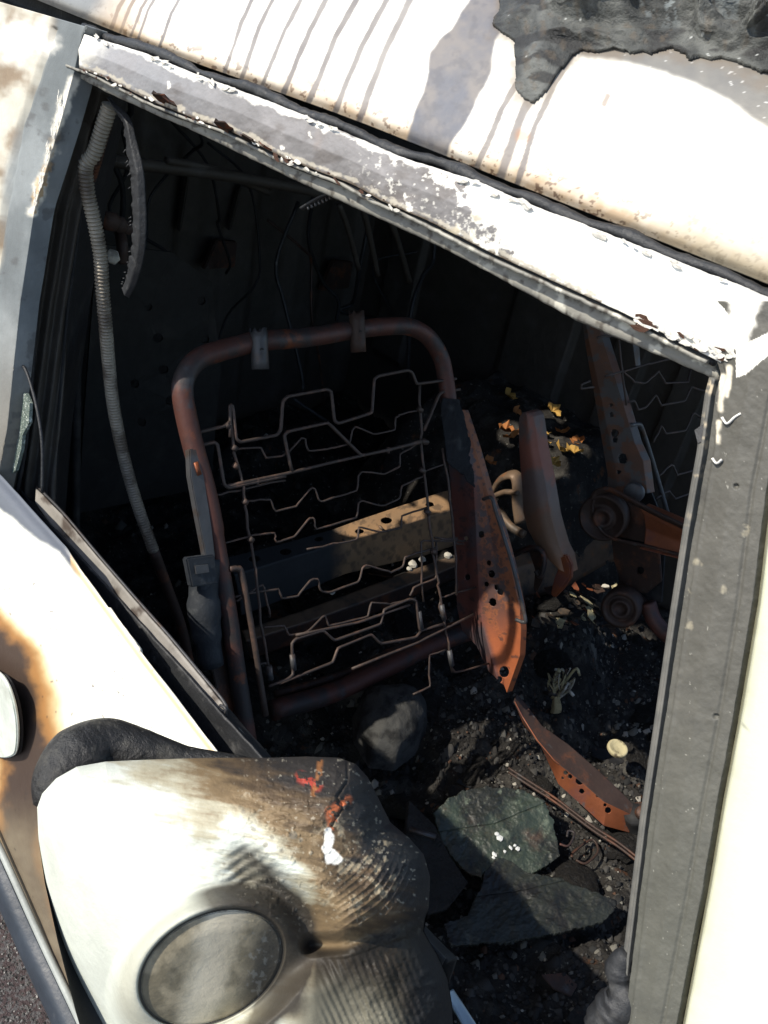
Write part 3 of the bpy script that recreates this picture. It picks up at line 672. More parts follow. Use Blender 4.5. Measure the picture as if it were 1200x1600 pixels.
def door_bits():
    # bright inner metal strip of the belt and black glass slot
    A = [(56, 761), (98, 804), (150, 866), (214, 940), (262, 994), (307, 1048), (348, 1098), (352, 1118), (352, 1128)]
    B = [(60, 780), (95, 830), (150, 893), (185, 945), (225, 985), (277, 1050), (322, 1105), (345, 1128), (350, 1140)]
    a = [at(*p, y=0.030) for p in A]; b = [at(x - 5, y + 5, y=0.020) for x, y in B]
    tube('belt_bead', [at(x + 2, y - 1, y=0.031) for x, y in A[:-1]], 0.0016, M_steel, DOOR, seg=6)
    pa = lambda px, py, P: mix(mix(col((0.17, 0.16, 0.145), px.shape), (0.30, 0.28, 0.25), fbm(px, py, 18, 101)), (0.07, 0.055, 0.045), sm(0.5, 0.68, fbm(px, py, 26, 102)))
    s = loft('belt_strip', [[p + np.array([0, 0.008, -0.02]) for p in a], a, b], 260, 16, M_bare, DOOR, thick=0.0015, paint=pa, disp=lambda px, py, P: 0.001 * (fbm(px, py, 12, 103) - .5))
    A2 = [(368, 1131), (388, 1153), (414, 1184), (450, 1226)]; B2 = [(364, 1146), (380, 1166), (398, 1190), (430, 1226)]
    loft('belt_strip', [[at(*p, y=0.032) for p in A2], [at(*p, y=0.022) for p in B2]], 60, 8, M_bare, DOOR, thick=0.0015, paint=pa)
    tube('clip', [at(*p, y=0.026) for p in [(344, 1102), (353, 1108), (350, 1124), (362, 1142), (366, 1148)]], 0.0014, M_steel, DOOR, k=3)
    # slot walls
    SI = [(-60, 690), (0, 748), (25, 775), (60, 815), (100, 858), (122, 893), (171, 960), (228, 1038), (333, 1175), (420, 1290), (640, 1570)]
    e = resample([at(*p, y=-0.008) for p in SI], 80)
    f = e.copy(); f[:, 1] = 0.020; f[:, 2] = 1.068; g = e.copy(); g[:, 2] -= 0.03; g[:, 1] = 0.0
    h = f.copy(); h[:, 2] = 1.03; h[:, 1] = 0.012
    loft('glass_channel', [g, h, f], 200, 30, M_rubber, DOOR, thick=0.002, disp=lambda px, py, P: 0.003 * (fbm(px, py, 30, 104) - .5))
    i = f.copy(); i[:, 1] = 0.040; i[:, 2] = 1.045; j = i.copy(); j[:, 2] = 0.5; j[:, 1] = 0.09
    i0 = f.copy(); i0[:, 2] = 1.055; i0[:, 1] = 0.026
    loft('inner_door_panel', [i0, i, j], 120, 40, M_black, DOOR, thick=0.003, disp=lambda px, py, P: 0.006 * (fbm(P[..., 0] * 100, P[..., 2] * 100, 6, 105) - .5))
    # handle at the left edge of the photograph
    hp = [(-70, 1010), (-20, 1040), (4, 1060), (18, 1092), (25, 1130), (25, 1165), (18, 1182), (-10, 1182), (-70, 1150)]
    fn = lambda d: (lambda x, y: at(x, y, y=-0.088 - d))
    plate('handle_recess', [fn(-0.004)(x + (6 if x > 0 else 0), y) for x, y in cr(np.array(hp, float), 5)], 0.004, M_black, DOOR, bevel=0.001)
    m_ = mat('handle_paint', (0.62, 0.66, 0.6), 0.4, 0, [((0.4, 0.42, 0.36), 14, 0.5, 0.7)], bump=0.05)
    hp2 = cr(np.array(hp, float), 6)
    plate('handle', [fn(0.001)(*p) for p in hp2], 0.004, m_, DOOR, bevel=0.0015)
    # dark trim strip at the foot of the door
    U = [(-90, 1150), (0, 1338), (60, 1470), (122, 1600), (210, 1790)]
    a = np.array([at(*p, y=-0.098) for p in U]); b = a + np.array([0, -0.012, -0.012]); c = b + np.array([0, 0.0, -0.035]); d = c + np.array([0, 0.03, -0.012]); e2 = d + np.array([0, 0.12, -0.02])
    loft('trim_strip', [a, b, c, d, e2], 120, 40, M_trim, DOOR, smooth_rows=True, thick=0.003)
    a = np.array([at(x + 9, y - 6, y=-0.0965) for x, y in U]); 
    tube('trim_bead', list(a + np.array([0, -0.004, 0])), 0.0045, mat('pale_bead', (0.3, 0.32, 0.3), 0.5, bump=0.2), DOOR, seg=8)
door_bits()

# ---------------------------------------------------------------- door mirror
OUTL = [(58, 1262), (66, 1240), (88, 1216), (120, 1198), (165, 1190), (230, 1187), (330, 1184), (420, 1184), (480, 1182), (530, 1184), (556, 1194), (575, 1215), (590, 1245), (610, 1285), (640, 1310), (662, 1335),
        (672, 1370), (670, 1420), (662, 1455), (682, 1490), (700, 1530), (708, 1580), (712, 1640), (700, 1800), (200, 1800), (150, 1690), (118, 1580), (90, 1470), (70, 1380), (60, 1310)]
def mirror_h(px, py):
    """height of the shell towards the camera, metres, above a base sheet 0.60 m away"""
    d = dpoly(px, py, OUTL, True); s = np.clip(d / 130.0, 0, 1)
    h = 0.080 * np.sqrt(np.clip(1 - (1 - s) ** 2, 0, 1)) ** 1.15
    # the lower left face turns down from a soft ridge
    rd = ((py - 1330) - (px - 60) * 1.25) / 1.6
    h = h - 0.100 * np.logaddexp(0, (rd - 20) / 26.0) * 26.0 / 100.0
    h = h - 0.012 * sm(1480, 1600, py) * sm(300, 150, px)
    # round boss facing forward and down
    bx, by = px - 330, py - 1512
    rx = bx * math.cos(-0.5) + by * math.sin(-0.5); ry = -bx * math.sin(-0.5) + by * math.cos(-0.5)
    rr = np.hypot(rx / 138.0, ry / 94.0)
    plane = 0.082 - 0.00026 * by - 0.00018 * bx
    f = sm(1.30, 0.90, rr); h = h * (1 - f) + plane * f
    h = h - 0.004 * sm(0.04, 0.0, np.abs(rr - 0.865)) + 0.004 * sm(0.865, 0.5, rr) - 0.003 * sm(.86, .84, rr)
    # melted hollow curling round the top right of the boss
    hol = sm(75, 0, dpoly(px, py, [(400, 1372), (440, 1405), (468, 1445), (478, 1485)])) * (1 - f)
    h = h - 0.022 * hol * (0.35 + 0.65 * sm(1350, 1440, py))
    h = h + 0.010 * sm(60, 0, dpoly(px, py, [(430, 1340), (500, 1385), (545, 1430)]))
    # fold under the brown lobe, and the sunken part below it
    fl = dpoly(px, py, [(486, 1476), (540, 1474), (600, 1452), (680, 1430)])
    h = h - 0.016 * sm(22, 0, fl) - 0.012 * sm(0, 26, (py - np.interp(px, [480, 540, 600, 680], [1476, 1474, 1452, 1430]))) * sm(470, 560, px) * (1 - f)
    # fine wrinkles that run round the lobe, blisters on top
    w1 = sm(500, 570, px) * sm(1300, 1370, py) * sm(0, 40, d) * sm(12, -6, py - np.interp(px, [480, 540, 600, 680], [1476, 1474, 1452, 1430]))
    ph = np.hypot(px - 410, (py - 1200) * 0.9) / 1.55 + 20 * fbm(px, py, 160, 111, 2) + 3.0 * fbm(px, py, 40, 112, 2)
    h = h - 0.0017 * np.abs(np.sin(ph * .5)) ** 0.7 * w1 * (0.35 + 1.1 * fbm(px, py, 40, 117))
    w2 = sm(50, 5, np.hypot(px - 392, py - 1362) - 14) * (1 - f)
    h = h + 0.0006 * np.sin((px * 0.5 + py) / 2.8 + 5 * fbm(px, py, 70, 113, 2)) * w2
    w4 = sm(1480, 1510, py) * sm(490, 520, px) * (1 - sm(640, 690, px))
    h = h + 0.0004 * np.sin((px * 0.85 + (py - 1480) * -0.35) / 1.6 + 7 * fbm(px, py, 110, 118, 2)) * w4
    w3 = sm(300, 400, px) * sm(1360, 1250, py)
    h = h + 0.0045 * (fbm(px + .6 * py, py * 1.7, 30, 114) - .5) * w3 + 0.010 * (fbm(px, py, 46, 115) - .5) * sm(500, 600, px)
    h = h + 0.0030 * (fbm(px, py, 12, 119, 3) - .5) * sm(540, 640, px) * sm(1330, 1250, py)
    bl = fbm(px, py, 9, 136, 2); h = h + 0.0007 * sm(.62, .8, bl) * sm(340, 430, px) * sm(1470, 1400, py) + 0.0020 * (fbm(px * .5 + py * .2, py * 2 - px * .5, 14, 137) - .5) * sm(260, 400, px) * sm(1480, 1380, py)
    h = h - 0.0022 * sm(4, 0.5, dpoly(px + 6 * fbm(px, py, 12, 120), py, [(545, 1190), (545, 1220), (530, 1245), (538, 1262), (520, 1290)]))
    return h
def mirror_paint(px, py, P):
    n1, n2, n3 = fbm(px, py, 120, 121), fbm(px, py, 34, 122), fbm(px, py, 9, 123)
    c = col((0.60, 0.63, 0.56), px.shape)
    st = fbm(px * 0.35 + py * 0.10, py * 2.0 - px * 0.35, 20, 124)          # streaks running along the shell
    xb = np.interp(py, [1190, 1215, 1250, 1300, 1350, 1400, 1440, 1480, 1600], [215, 240, 300, 345, 380, 405, 405, 430, 440])
    t = (px - xb) / 175.0 + (st - .5) * 0.9 + (n1 - .5) * 0.5 + (n3 - .5) * .25
    t = t - 0.55 * sm(50, 10, dpoly(px, py, [(370, 1300), (430, 1345), (462, 1385)]) + 40 * (n2 - .5))
    t = t * np.where(py > 1470, 0.8, 1)
    c = mix(c, (0.40, 0.37, 0.27), sm(-0.35, 0.10, t))
    c = mix(c, (0.19, 0.135, 0.075), sm(0.05, 0.50, t))
    c = mix(c, (0.085, 0.06, 0.038), sm(0.5, 1.0, t))
    c = mix(c, (0.035, 0.032, 0.03), sm(0.9, 1.35, t + 0.4 * (n2 - .5)))
    c = mix(c, (0.022, 0.023, 0.025), sm(0.25, 0.9, (px - 475) / 110.0 + 1.6 * (n2 - .5) - sm(1300, 1360, py) * 0.6 ) * sm(1440, 1340, py))
    # under the fold: burn and shade painted black, with a paler tan foot
    uf = sm(-4, 14, py - np.interp(px, [480, 540, 600, 680], [1476, 1474, 1452, 1430])) * sm(482, 496, px)
    c = mix(c, mix(col((0.012, 0.011, 0.010), px.shape), (0.035, 0.028, 0.02), n2), uf)
    tn = sm(1520, 1610, py + 0.2 * (600 - px) - 40 * (n1 - .5)) * sm(440, 480, px) * sm(650, 600, px + 40 * (n2 - .5))
    c = mix(c, (0.17, 0.16, 0.12), tn * 0.85)
    c = mix(c, (0.02, 0.02, 0.021), sm(610, 670, px + 40 * (n1 - .5)) * sm(1400, 1500, py))
    # pale streaky wrinkle tops on the lobe
    c = mix(c, (0.45, 0.38, 0.26), sm(.56, .7, fbm(px, py, 14, 131)) * sm(470, 520, px) * sm(640, 600, px) * sm(1270, 1300, py) * sm(1440, 1400, py) * .5)
    # black burn round the boss and the hollow above it
    bx, by = (px - 330), (py - 1512); rx = bx * math.cos(-0.5) + by * math.sin(-0.5); ry = -bx * math.sin(-0.5) + by * math.cos(-0.5)
    rr = np.hypot(rx / 138.0, ry / 94.0)
    k = sm(0.34, 0.12, np.abs(rr - 1.04)) * sm(0, 80, bx - 0.6 * by) * 1.1
    hb = sm(44, 6, dpoly(px, py, [(388, 1350), (420, 1385), (452, 1430), (466, 1480), (448, 1560), (400, 1610)]) + 34 * (n2 - .5))
    c = mix(c, (0.04, 0.034, 0.028), np.clip(k + hb, 0, 0.95))
    c = mix(c, (0.2, 0.19, 0.15), sm(30, 8, dpoly(px, py, [(372, 1345), (395, 1370)]) + 30 * (n3 - .3)) * .8)
    c = mix(c, (0.32, 0.30, 0.22), sm(0.26, 0.05, np.abs(rr - 1.0)) * (1 - sm(-20, 90, bx - 0.5 * by)) * 0.55)
    c = mix(c, (0.025, 0.024, 0.022), sm(0.03, 0.012, np.abs(rr - 0.865)) * 0.95)
    # the disc itself: scorch plus painted-in dim shade, with a grazing light band
    dc = mix(col((0.17, 0.15, 0.105), px.shape), (0.31, 0.27, 0.19), sm(0.35, 0.7, fbm(px, py, 30, 126)))
    dc = mix(dc, (0.62, 0.57, 0.45), sm(46, 6, np.abs(px - 325 + (py - 1512) * 0.25) + 26 * (n2 - .5)) * 0.8)
    dc = mix(dc, (0.075, 0.068, 0.055), sm(365, 410, px + 26 * (n2 - .5) + (py - 1512) * .25))
    dc = mix(dc, (0.2, 0.2, 0.18), sm(.6, .7, fbm(px, py, 9, 133)) * sm(365, 395, px) * .6)
    dc = mix(dc, (0.50, 0.44, 0.33), sm(34, 6, np.abs(px - 338 + (py - 1512) * 0.3) + 22 * (n2 - .5)) * .55)
    c = mix(c, dc, sm(.853, .846, rr))
    # ash specks, red primer, and the white chip
    sp_ = sm(.73, .77, fbm(px, py, 6, 135, 3)) * sm(330, 420, px) * sm(1480, 1400, py); c = mix(c, (0.5, 0.46, 0.36), sp_ * 0.35)
    c = mix(c, (0.42, 0.06, 0.04), sm(0.50, 0.56, fbm(px, py, 10, 128)) * sm(13, 3, dpoly(px, py, [(470, 1214), (495, 1228)])) * .8)
    c = mix(c, (0.42, 0.12, 0.05), sm(0.46, 0.54, fbm(px, py, 8, 129)) * sm(11, 3, dpoly(px, py, [(543, 1250), (516, 1268), (520, 1290)])))
    c = mix(c, (0.3, 0.13, 0.05), sm(0.45, 0.55, fbm(px, py, 8, 129)) * sm(7, 2, dpoly(px, py, [(500, 1190), (498, 1215), (490, 1240)])) * .8)
    chip = [(508, 1297), (516, 1294), (522, 1310), (520, 1325), (536, 1342), (528, 1350), (510, 1350), (506, 1335), (502, 1325), (508, 1310)]
    cd_ = dpoly(px, py, chip, True) * np.where(inside(px, py, chip), -1, 1)
    c = mix(c, WHITE, sm(2.5, -1.5, cd_ + 8 * (n3 - .5)))
    for bxx, byy, br in [(458, 1305, 6), (425, 1308, 3), (395, 1295, 3), (470, 1312, 3), (440, 1330, 3), (350, 1350, 2), (380, 1268, 3), (415, 1320, 4)]:
        c = mix(c, (0.2, 0.18, 0.14), sm(br + 2, br - 1, np.hypot(px - bxx, py - byy)) * .7)
    return c
def mirror():
    nx, ny = 620, 480
    X_, Y_ = np.meshgrid(np.linspace(50, 720, nx), np.linspace(1174, 1720, ny))
    cx_, cy_ = 380, 1480                                # pull the sheet's border onto the outline so the rim is clean
    H = mirror_h(X_, Y_); ins = inside(X_, Y_, OUTL)
    def pt(X, Y, H, sgn=1.0):
        r = np.stack([X - CX, Y - CY, np.full_like(X, F)], -1) / F
        w_ = r @ R.T; return CAM + w_ * (0.60 - H)[..., None]
    P = pt(X_, Y_, H)
    idx = np.arange(nx * ny).reshape(ny, nx); Q = np.stack([idx[:-1, :-1], idx[1:, :-1], idx[1:, 1:], idx[:-1, 1:]], -1).reshape(-1, 4)
    # snap just-outside points to the outline
    V2 = np.stack([X_, Y_], -1).reshape(-1, 2); insf = ins.ravel()
    any_in = insf[Q].any(1); Q = Q[any_in]; used = np.unique(Q); outv = used[~insf[used]]
    seg = resample(np.array(OUTL + [OUTL[0]], float), 3000)
    for i in outv:
        k = np.argmin(((seg - V2[i]) ** 2).sum(1)); V2[i] = seg[k]
    Xn, Yn = V2[:, 0].reshape(ny, nx), V2[:, 1].reshape(ny, nx); Hn = mirror_h(Xn, Yn)
    front = pt(Xn, Yn, Hn).reshape(-1, 3)
    dd = dpoly(Xn, Yn, OUTL, True); back = pt(Xn, Yn, -0.03 * np.sqrt(np.clip(1 - (1 - np.clip(dd / 60, 0, 1)) ** 2, 0, 1)) - 0.004).reshape(-1, 3)
    C = mirror_paint(Xn, Yn, None).reshape(-1, 3)
    nb = len(front); E = np.concatenate([Q[:, [0, 1]], Q[:, [1, 2]], Q[:, [2, 3]], Q[:, [3, 0]]]); key = np.sort(E, 1); kk = key[:, 0] * (nb + 1) + key[:, 1]
    u, inv, cnt = np.unique(kk, return_inverse=True, return_counts=True); B = E[cnt[inv] == 1]
    # split: shell without the disc, and the disc as its own part
    bx, by = (Xn - 330), (Yn - 1512); rx = bx * math.cos(-0.5) + by * math.sin(-0.5); ry = -bx * math.sin(-0.5) + by * math.cos(-0.5)
    rr = np.hypot(rx / 138.0, ry / 94.0).ravel(); isd = (rr[Q] < 0.865).all(1)
    Qs = np.vstack([Q[~isd], (Q + nb)[:, ::-1], np.stack([B[:, 1], B[:, 0], B[:, 0] + nb, B[:, 1] + nb], 1)])
    V = np.vstack([front, back]); CC = np.vstack([C, C * 0 + 0.03])
    def mk(name, Fq, par, m_):
        used = np.unique(Fq); mp = np.full(len(V), -1); mp[used] = np.arange(len(used)); return mesh_obj(name, V[used], mp[Fq], m_, par, CC[used])
    sh = mk('door_mirror', Qs, van, M_mirror)
    mk('mirror_cap', Q[isd], sh, M_mirror)
    # black rubber foot between mirror and door
    ft = [((60, 1262), 0.61, .010), ((75, 1225), 0.63, .022), ((110, 1185), 0.655, .028), ((165, 1172), 0.67, .026), ((230, 1188), 0.675, .022), ((300, 1200), 0.68, .018), ((380, 1204), 0.68, .014)]
    ft = [((78, 1262), 0.63, .012), ((92, 1222), 0.64, .020), ((122, 1186), 0.655, .025), ((165, 1168), 0.67, .0225), ((220, 1176), 0.675, .018), ((290, 1190), 0.68, .012), ((370, 1198), 0.68, .009), ((420, 1204), 0.68, .007)]
    pts = [at(*p, d=d) for p, d, r in ft]; rr_ = [r for p, d, r in ft]
    m_ = mat('black_mirror_rubber', (0.018, 0.018, 0.018), 0.42, 0, [((0.05, 0.048, 0.042), 60, 0.52, 0.7), ((0.10, 0.095, 0.085), 130, 0.62, 0.7)], bump=0.8, bscale=110)
    tube('mirror_foot', pts, 1.0, m_, sh, seg=28, k=14, rfn=lambda t, p: float(np.interp(t * (len(rr_) - 1), range(len(rr_)), rr_)) * (1 + 0.08 * (float(fbm(p[0] * 400, p[2] * 400, 3, 7)) - .5) * t))
mirror()

# melted roof covering draped over the edge of the roof
def tar_paint(px, py, P):
    n1, n2 = fbm(px, py, 60, 141), fbm(px, py, 14, 142)
    n3 = fbm(px * .5 - py * .3, py * 1.8, 26, 145)
    c = mix(col((0.04, 0.043, 0.042), px.shape), (0.14, 0.145, 0.135), sm(.35, .7, n1)); c = mix(c, (0.02, 0.02, 0.02), sm(.5, .62, n3) * .85); c = mix(c, (0.10, 0.075, 0.05), sm(.6, .7, n2) * .4)
    c = mix(c, (0.28, 0.32, 0.33), (fbm(px, py, 30, 144) > 0.6) * sm(900, 1100, px) * sm(70, 20, py) * .8)
    return mix(c, (0.6, 0.62, 0.6), (fbm(px, py, 7, 143) > 0.8) * 0.8)
def melted():
    poly = [(778, -60), (782, 20), (775, 40), (786, 56), (806, 64), (808, 100), (806, 140), (812, 152), (832, 160), (845, 150), (868, 130), (888, 102), (910, 82), (950, 84), (1000, 84), (1050, 76), (1100, 92), (1140, 98), (1200, 126), (1320, 165), (1320, -60)]
    prof = [(0.100, 1.582), (0.097, 1.590), (0.103, 1.603), (0.114, 1.622), (0.131, 1.648), (0.152, 1.672), (0.185, 1.700), (0.24, 1.732), (0.33, 1.765), (0.45, 1.785), (0.62, 1.80)]
    pr = resample(prof, 900, True)[0:460]; xs = np.linspace(0.30, 1.1, 700)
    P = np.zeros((len(pr), len(xs), 3)); P[..., 0] = xs[None]; P[..., 1] = pr[:, :1]; P[..., 2] = pr[:, 1:2] + (-0.010 * np.clip((xs - 0.35) / 0.4, -3, 3) * 0.6 + 0.006 * sm(0.08, 0.4, xs))[None]
    def dsp(px, py, P):
        d = dpoly(px, py, poly, True)
        fold = 0.024 * (1 - np.abs(2 * fbm(px * 0.45 - py * .35, py * 1.7, 46, 151, 3) - 1)) ** 4 * sm(840, 930, px)
        return 0.0025 + sm(0, 48, d) * (0.004 + 0.014 * (fbm(px, py, 70, 152, 2) - .3) + fold + 0.0035 * (fbm(px, py, 16, 153) - .5))
    o = grid('melted_roof_skin', P, M_tar, ROOF, thick=0.004, paint=tar_paint, disp=dsp, keep=lambda px, py, P: inside(px + 14 * (fbm(px, py, 34, 155, 2) - .5), py + 14 * (fbm(px, py, 30, 156, 2) - .5), poly))
melted()

# ---------------------------------------------------------------- inside of the van
def interior():
    # rear bulkhead, with ribs; invented to close the far end for the inside light
    def rib(px, py, P): return 0.02 * sm(0.3, 0.8, np.sin(P[..., 1] * 24) * 0.5 + 0.5) + 0.01 * (fbm(P[..., 1] * 100, P[..., 2] * 100, 20, 161) - .5)
    P = np.array([[(-1.15, y, z) for y in np.linspace(0.05, 1.75, 220)] for z in np.linspace(0.3, 1.8, 60)])
    grid('added_bulkhead', P, M_wall, van, thick=0.01, disp=rib)
    for i in range(11):
        y0 = rnd.uniform(.2, 1.5); z0 = rnd.uniform(1.1, 1.6); pts = [(rnd.uniform(-1.1, -.8), y0, z0)]
        for k in range(5): pts.append((pts[-1][0] + rnd.gauss(0, .04), pts[-1][1] + rnd.gauss(.03, .07), pts[-1][2] - rnd.uniform(.02, .2)))
        tube('hanging_cable', pts, rnd.uniform(.003, .007), rnd.choice([M_black, M_rust_dk, M_rubber]), van, seg=7, k=5)
    for i in range(12):
        y0, z0, w_, h_ = rnd.uniform(.3, 1.5), rnd.uniform(.7, 1.5), rnd.uniform(.04, .12), rnd.uniform(.05, .15)
        plate('wall_bracket', [(-1.09, y0, z0), (-1.09, y0 + w_, z0), (-1.09, y0 + w_, z0 + h_), (-1.09, y0 + w_ * .3, z0 + h_ * 1.1)], .02, rnd.choice([M_wall, M_rust_dk, M_steel]), van, bevel=.003)
    # pierced inner panel behind the seat on the door side
    def pp(px, py): return at(px, py, x=-0.72)
    out = [(150, 380), (270, 395), (330, 440), (345, 560), (330, 760), (120, 800)]
    hl = []
    for (x, y, r) in [(246, 528, 8), (256, 578, 8), (266, 625, 8), (232, 480, 6), (315, 470, 7), (320, 530, 7), (212, 600, 7), (222, 660, 7)]: hl.append(ring_px(x, y, r, r * .95, pp))
    plate('pierced_panel', [pp(*p) for p in out], 0.006, M_soot, van, holes=hl, bump=0.01, cuts=1)
    # far side wall with pressed ribs, a pin hole lets daylight in
    hole = at(430, 344, y=1.62)
    P = np.array([[(x, 1.62, z) for x in np.linspace(-1.2, 0.3, 500)] for z in np.linspace(0.3, 1.8, 420)])
    def fr(px, py, P): return 0.02 * sm(0.45, 0.6, np.sin(P[..., 0] * 21 + 3 * np.sin(P[..., 0] * 5)) * 0.5 + 0.5) * sm(0.62, 0.66, P[..., 2]) + 0.015 * sm(.01, .0, np.abs(P[..., 2] - 1.25) - .02) + 0.012 * (fbm(P[..., 0] * 100, P[..., 2] * 100, 16, 163) - .5)
    grid('side_wall', P, M_wall, van, thick=0.01, disp=fr, keep=lambda px, py, P: np.hypot(P[..., 0] - hole[0], P[..., 2] - hole[2]) > 0.006)
    P = np.array([[(x, 1.63, z) for x in np.linspace(0.3, 1.5, 10)] for z in np.linspace(0.1, 0.95, 10)])
    grid('far_door', P, M_wall, van, thick=0.02)
    P = np.array([[(1.45, y, z) for y in np.linspace(0.1, 1.65, 10)] for z in np.linspace(0.1, 1.0, 10)])
    grid('dashboard_panel', P, M_wall, van, thick=0.02, towards=(0, 1, 1))
    P = np.array([[(x, 0.16, z) for x in np.linspace(-1.2, -0.16, 160)] for z in np.linspace(0.2, 1.62, 200)])
    grid('near_side_wall', P, M_black, van, thick=0.01, towards=(-0.5, 1, 1), keep=lambda px, py, P: shaft(P))
    P = np.array([[(x, y, 0.22) for x in np.linspace(-1.2, 1.5, 12)] for y in np.linspace(0.0, 1.65, 12)])
    grid('van_floor', P, M_black, van, thick=0.02, towards=(0, 1, 5))
    # roof bows hanging in the dark
    for (p, q, r) in [((165, 250), (640, 330), .012), ((260, 250), (420, 300), .008), ((560, 300), (590, 430), .008), ((600, 320), (640, 440), .008), ((530, 320), (560, 420), .007)]:
        tube('roof_bow', [at(*p, x=-0.6), at((p[0] + q[0]) / 2, (p[1] + q[1]) / 2 - 8, x=-0.62), at(*q, x=-0.65)], r, M_wall, van, seg=8, k=6)
interior()

def floor_z(x, y):
    return 0.14 * np.exp(-((x - .15) / .13) ** 2 - ((y - 1.2) / .2) ** 2) + 0.405 + 0.11 * (fbm(x * 100 + 300, y * 100 + 300, 34, 171) - .5) * 2 + 0.05 * (fbm(x * 100, y * 100, 7, 172) - .5) + 0.03 * sm(0.2, -0.5, x)
def ash():
    xs, ys = np.linspace(-1.1, 1.35, 560), np.linspace(0.06, 1.61, 400); X_, Y_ = np.meshgrid(xs, ys)
    P = np.stack([X_, Y_, floor_z(X_, Y_) + 0.012 * (fbm(X_ * 100, Y_ * 100, 1.6, 175) - .5)], -1)
    o = grid('ash_floor', P, M_ash, None, towards=(0, 1, 9)); tag(o, 'black ash and burnt crumbs covering the van floor around the seats', 'ash', kind='stuff')
ash()

# box beam and ledge behind the near seat, rusty tube in front of them
def beams():
    bm_ = thing('cross_beam', 'pressed tan and black box beam with round holes behind the near seat frame', 'beam', at(560, 830, x=-0.3))
    BK = [(352, 872), (440, 850), (521, 827), (562, 812), (692, 768), (800, 748), (950, 716)]
    FT = [(366, 898), (450, 872), (537, 846), (625, 821), (704, 796), (810, 774), (955, 742)]
    BT = [(378, 962), (460, 930), (540, 897), (665, 868), (712, 852), (815, 828), (960, 792)]
    bk = [at(*p, z=0.66) for p in BK]; ft = [at(*p, z=0.655) for p in FT]
    bt = []
    for p, q in zip(ft, BT): bt.append(at(*q, x=float(p[0] + 0.01)))
    hs = [(345 + 0, 0, 0), (562, 830, 6), (604, 813, 8), (672, 788, 6), (446, 862, 8), (498, 842, 6), (397, 873, 8)]
    hk = lambda px, py, P: np.min([np.hypot((px - hx), (py - hy) * 1.7) / max(r, .1) for hx, hy, r in hs[1:]], axis=0) > 1
    def bp(px, py, P):
        n = fbm(px, py, 30, 181); n2 = fbm(px, py, 8, 182)
        c = mix(col((0.22, 0.145, 0.085), px.shape), (0.34, 0.20, 0.10), n)  # tan steel, tinted orange to carry the sunlit patch
        c = mix(c, (0.06, 0.045, 0.035), sm(.5, .65, n2) * .6)
        c = mix(c, (0.03, 0.033, 0.036), sm(545, 515, px + 14 * (n - .5)))
        c = mix(c, (0.06, 0.045, 0.035), sm(760, 830, px) * .8)
        return c
    loft('beam_top', [bk, ft], 460, 46, M_bare, bm_, thick=0.002, paint=bp, keep=hk)
    loft('beam_face', [ft, [0.5 * (a + b) + np.array([0.004, 0, 0]) for a, b in zip(ft, bt)], bt, [p + np.array([-0.01, 0, 0]) for p in bt]], 300, 30, M_bare, bm_, thick=0.002, paint=bp)
    tube('clamp', [at(595, 824, z=0.662), at(597, 845, x=-.24), at(598, 870, x=-.24)], 0.007, M_tan, bm_, k=4, flat=.5)
    tube('clamp', [at(537, 844, z=0.663), at(541, 853, x=-.245), at(542, 875, x=-.245)], 0.005, M_steel, bm_, k=4, flat=.5)
    # ledge lower down
    lg = thing('floor_ledge', 'long folded steel ledge below the pierced beam, catching a spot of sun', 'ledge', at(560, 930, z=.5))
    U = [(378, 985), (470, 955), (560, 922), (640, 892), (712, 866), (830, 838)]; Lw = [(385, 1002), (480, 972), (570, 940), (650, 910), (714, 884), (832, 858)]; Bt = [(392, 1030), (490, 996), (578, 962), (655, 928), (716, 902), (836, 876)]
    u = [at(*p, z=.56) for p in U]; l = [at(*p, z=.555) for p in Lw]; b = [at(*q, x=float(p[0])) for p, q in zip(l, Bt)]
    loft('ledge_top', [u, l], 120, 8, M_tan, lg, thick=.002); loft('ledge_face', [l, b], 120, 10, M_rust_dk, lg, thick=.002)
    for (x, y, s) in [(645, 882, .012), (660, 874, .009), (640, 889, .007), (700, 868, .01), (519, 926, .006)]:
        me = lump_mesh('pale_crumb', int(x), .7, .4, 2); o = link('pale_crumb', me, M_pale, lg); o.location = (at(x, y, z=.562) - ORG[lg.name]).tolist(); o.scale = (s, s, s)
    # rusty tube at the seat foot
    tb = thing('floor_tube', 'thick rusty tube lying across the foot of the near seat', 'tube', at(600, 1040, z=.5))
    tube('tube_body', [at(*p, z=.56) for p in [(425, 1110), (520, 1082), (610, 1040), (690, 1002), (770, 975)]], 0.019, M_rust, tb, seg=14)
    tube('tube_body', [at(*p, z=.55) for p in [(430, 1085), (540, 1052), (650, 1000), (760, 958)]], 0.008, M_rust_dk, tb, seg=10)
beams()

# ---------------------------------------------------------------- near seat
def wires(seat, lst, fn, scale, ox, oy, r, name='spring_wire', jit=0.0):
    for pts in lst:
        q = [fn(ox + x / scale, oy + y / scale) for x, y in pts]
        # round the bends a little: cut each corner
        out = [q[0]]
        for a, b, c in zip(q[:-2], q[1:-1], q[2:]):
            la, lc = np.linalg.norm(b - a), np.linalg.norm(c - b); k = 0.006
            out += [b + (a - b) * min(.45, k / max(la, 1e-6)), b + (0.12 * ((a - b) * min(.45, k / max(la, 1e-6)) + (c - b) * min(.45, k / max(lc, 1e-6)))), b + (c - b) * min(.45, k / max(lc, 1e-6))]
        out.append(q[-1])
        dense = []
        for a, b in zip(out[:-1], out[1:]):
            dense.append(a)
            if np.linalg.norm(b - a) > 0.03: dense += [a + (b - a) * t for t in (.33, .66)]
        dense.append(out[-1])
        dense = [p + np.array([rnd.gauss(0, jit) for _ in range(3)]) for p in dense]
        tube(name, dense, r, M_wire, seat, seg=6, sharp=True)
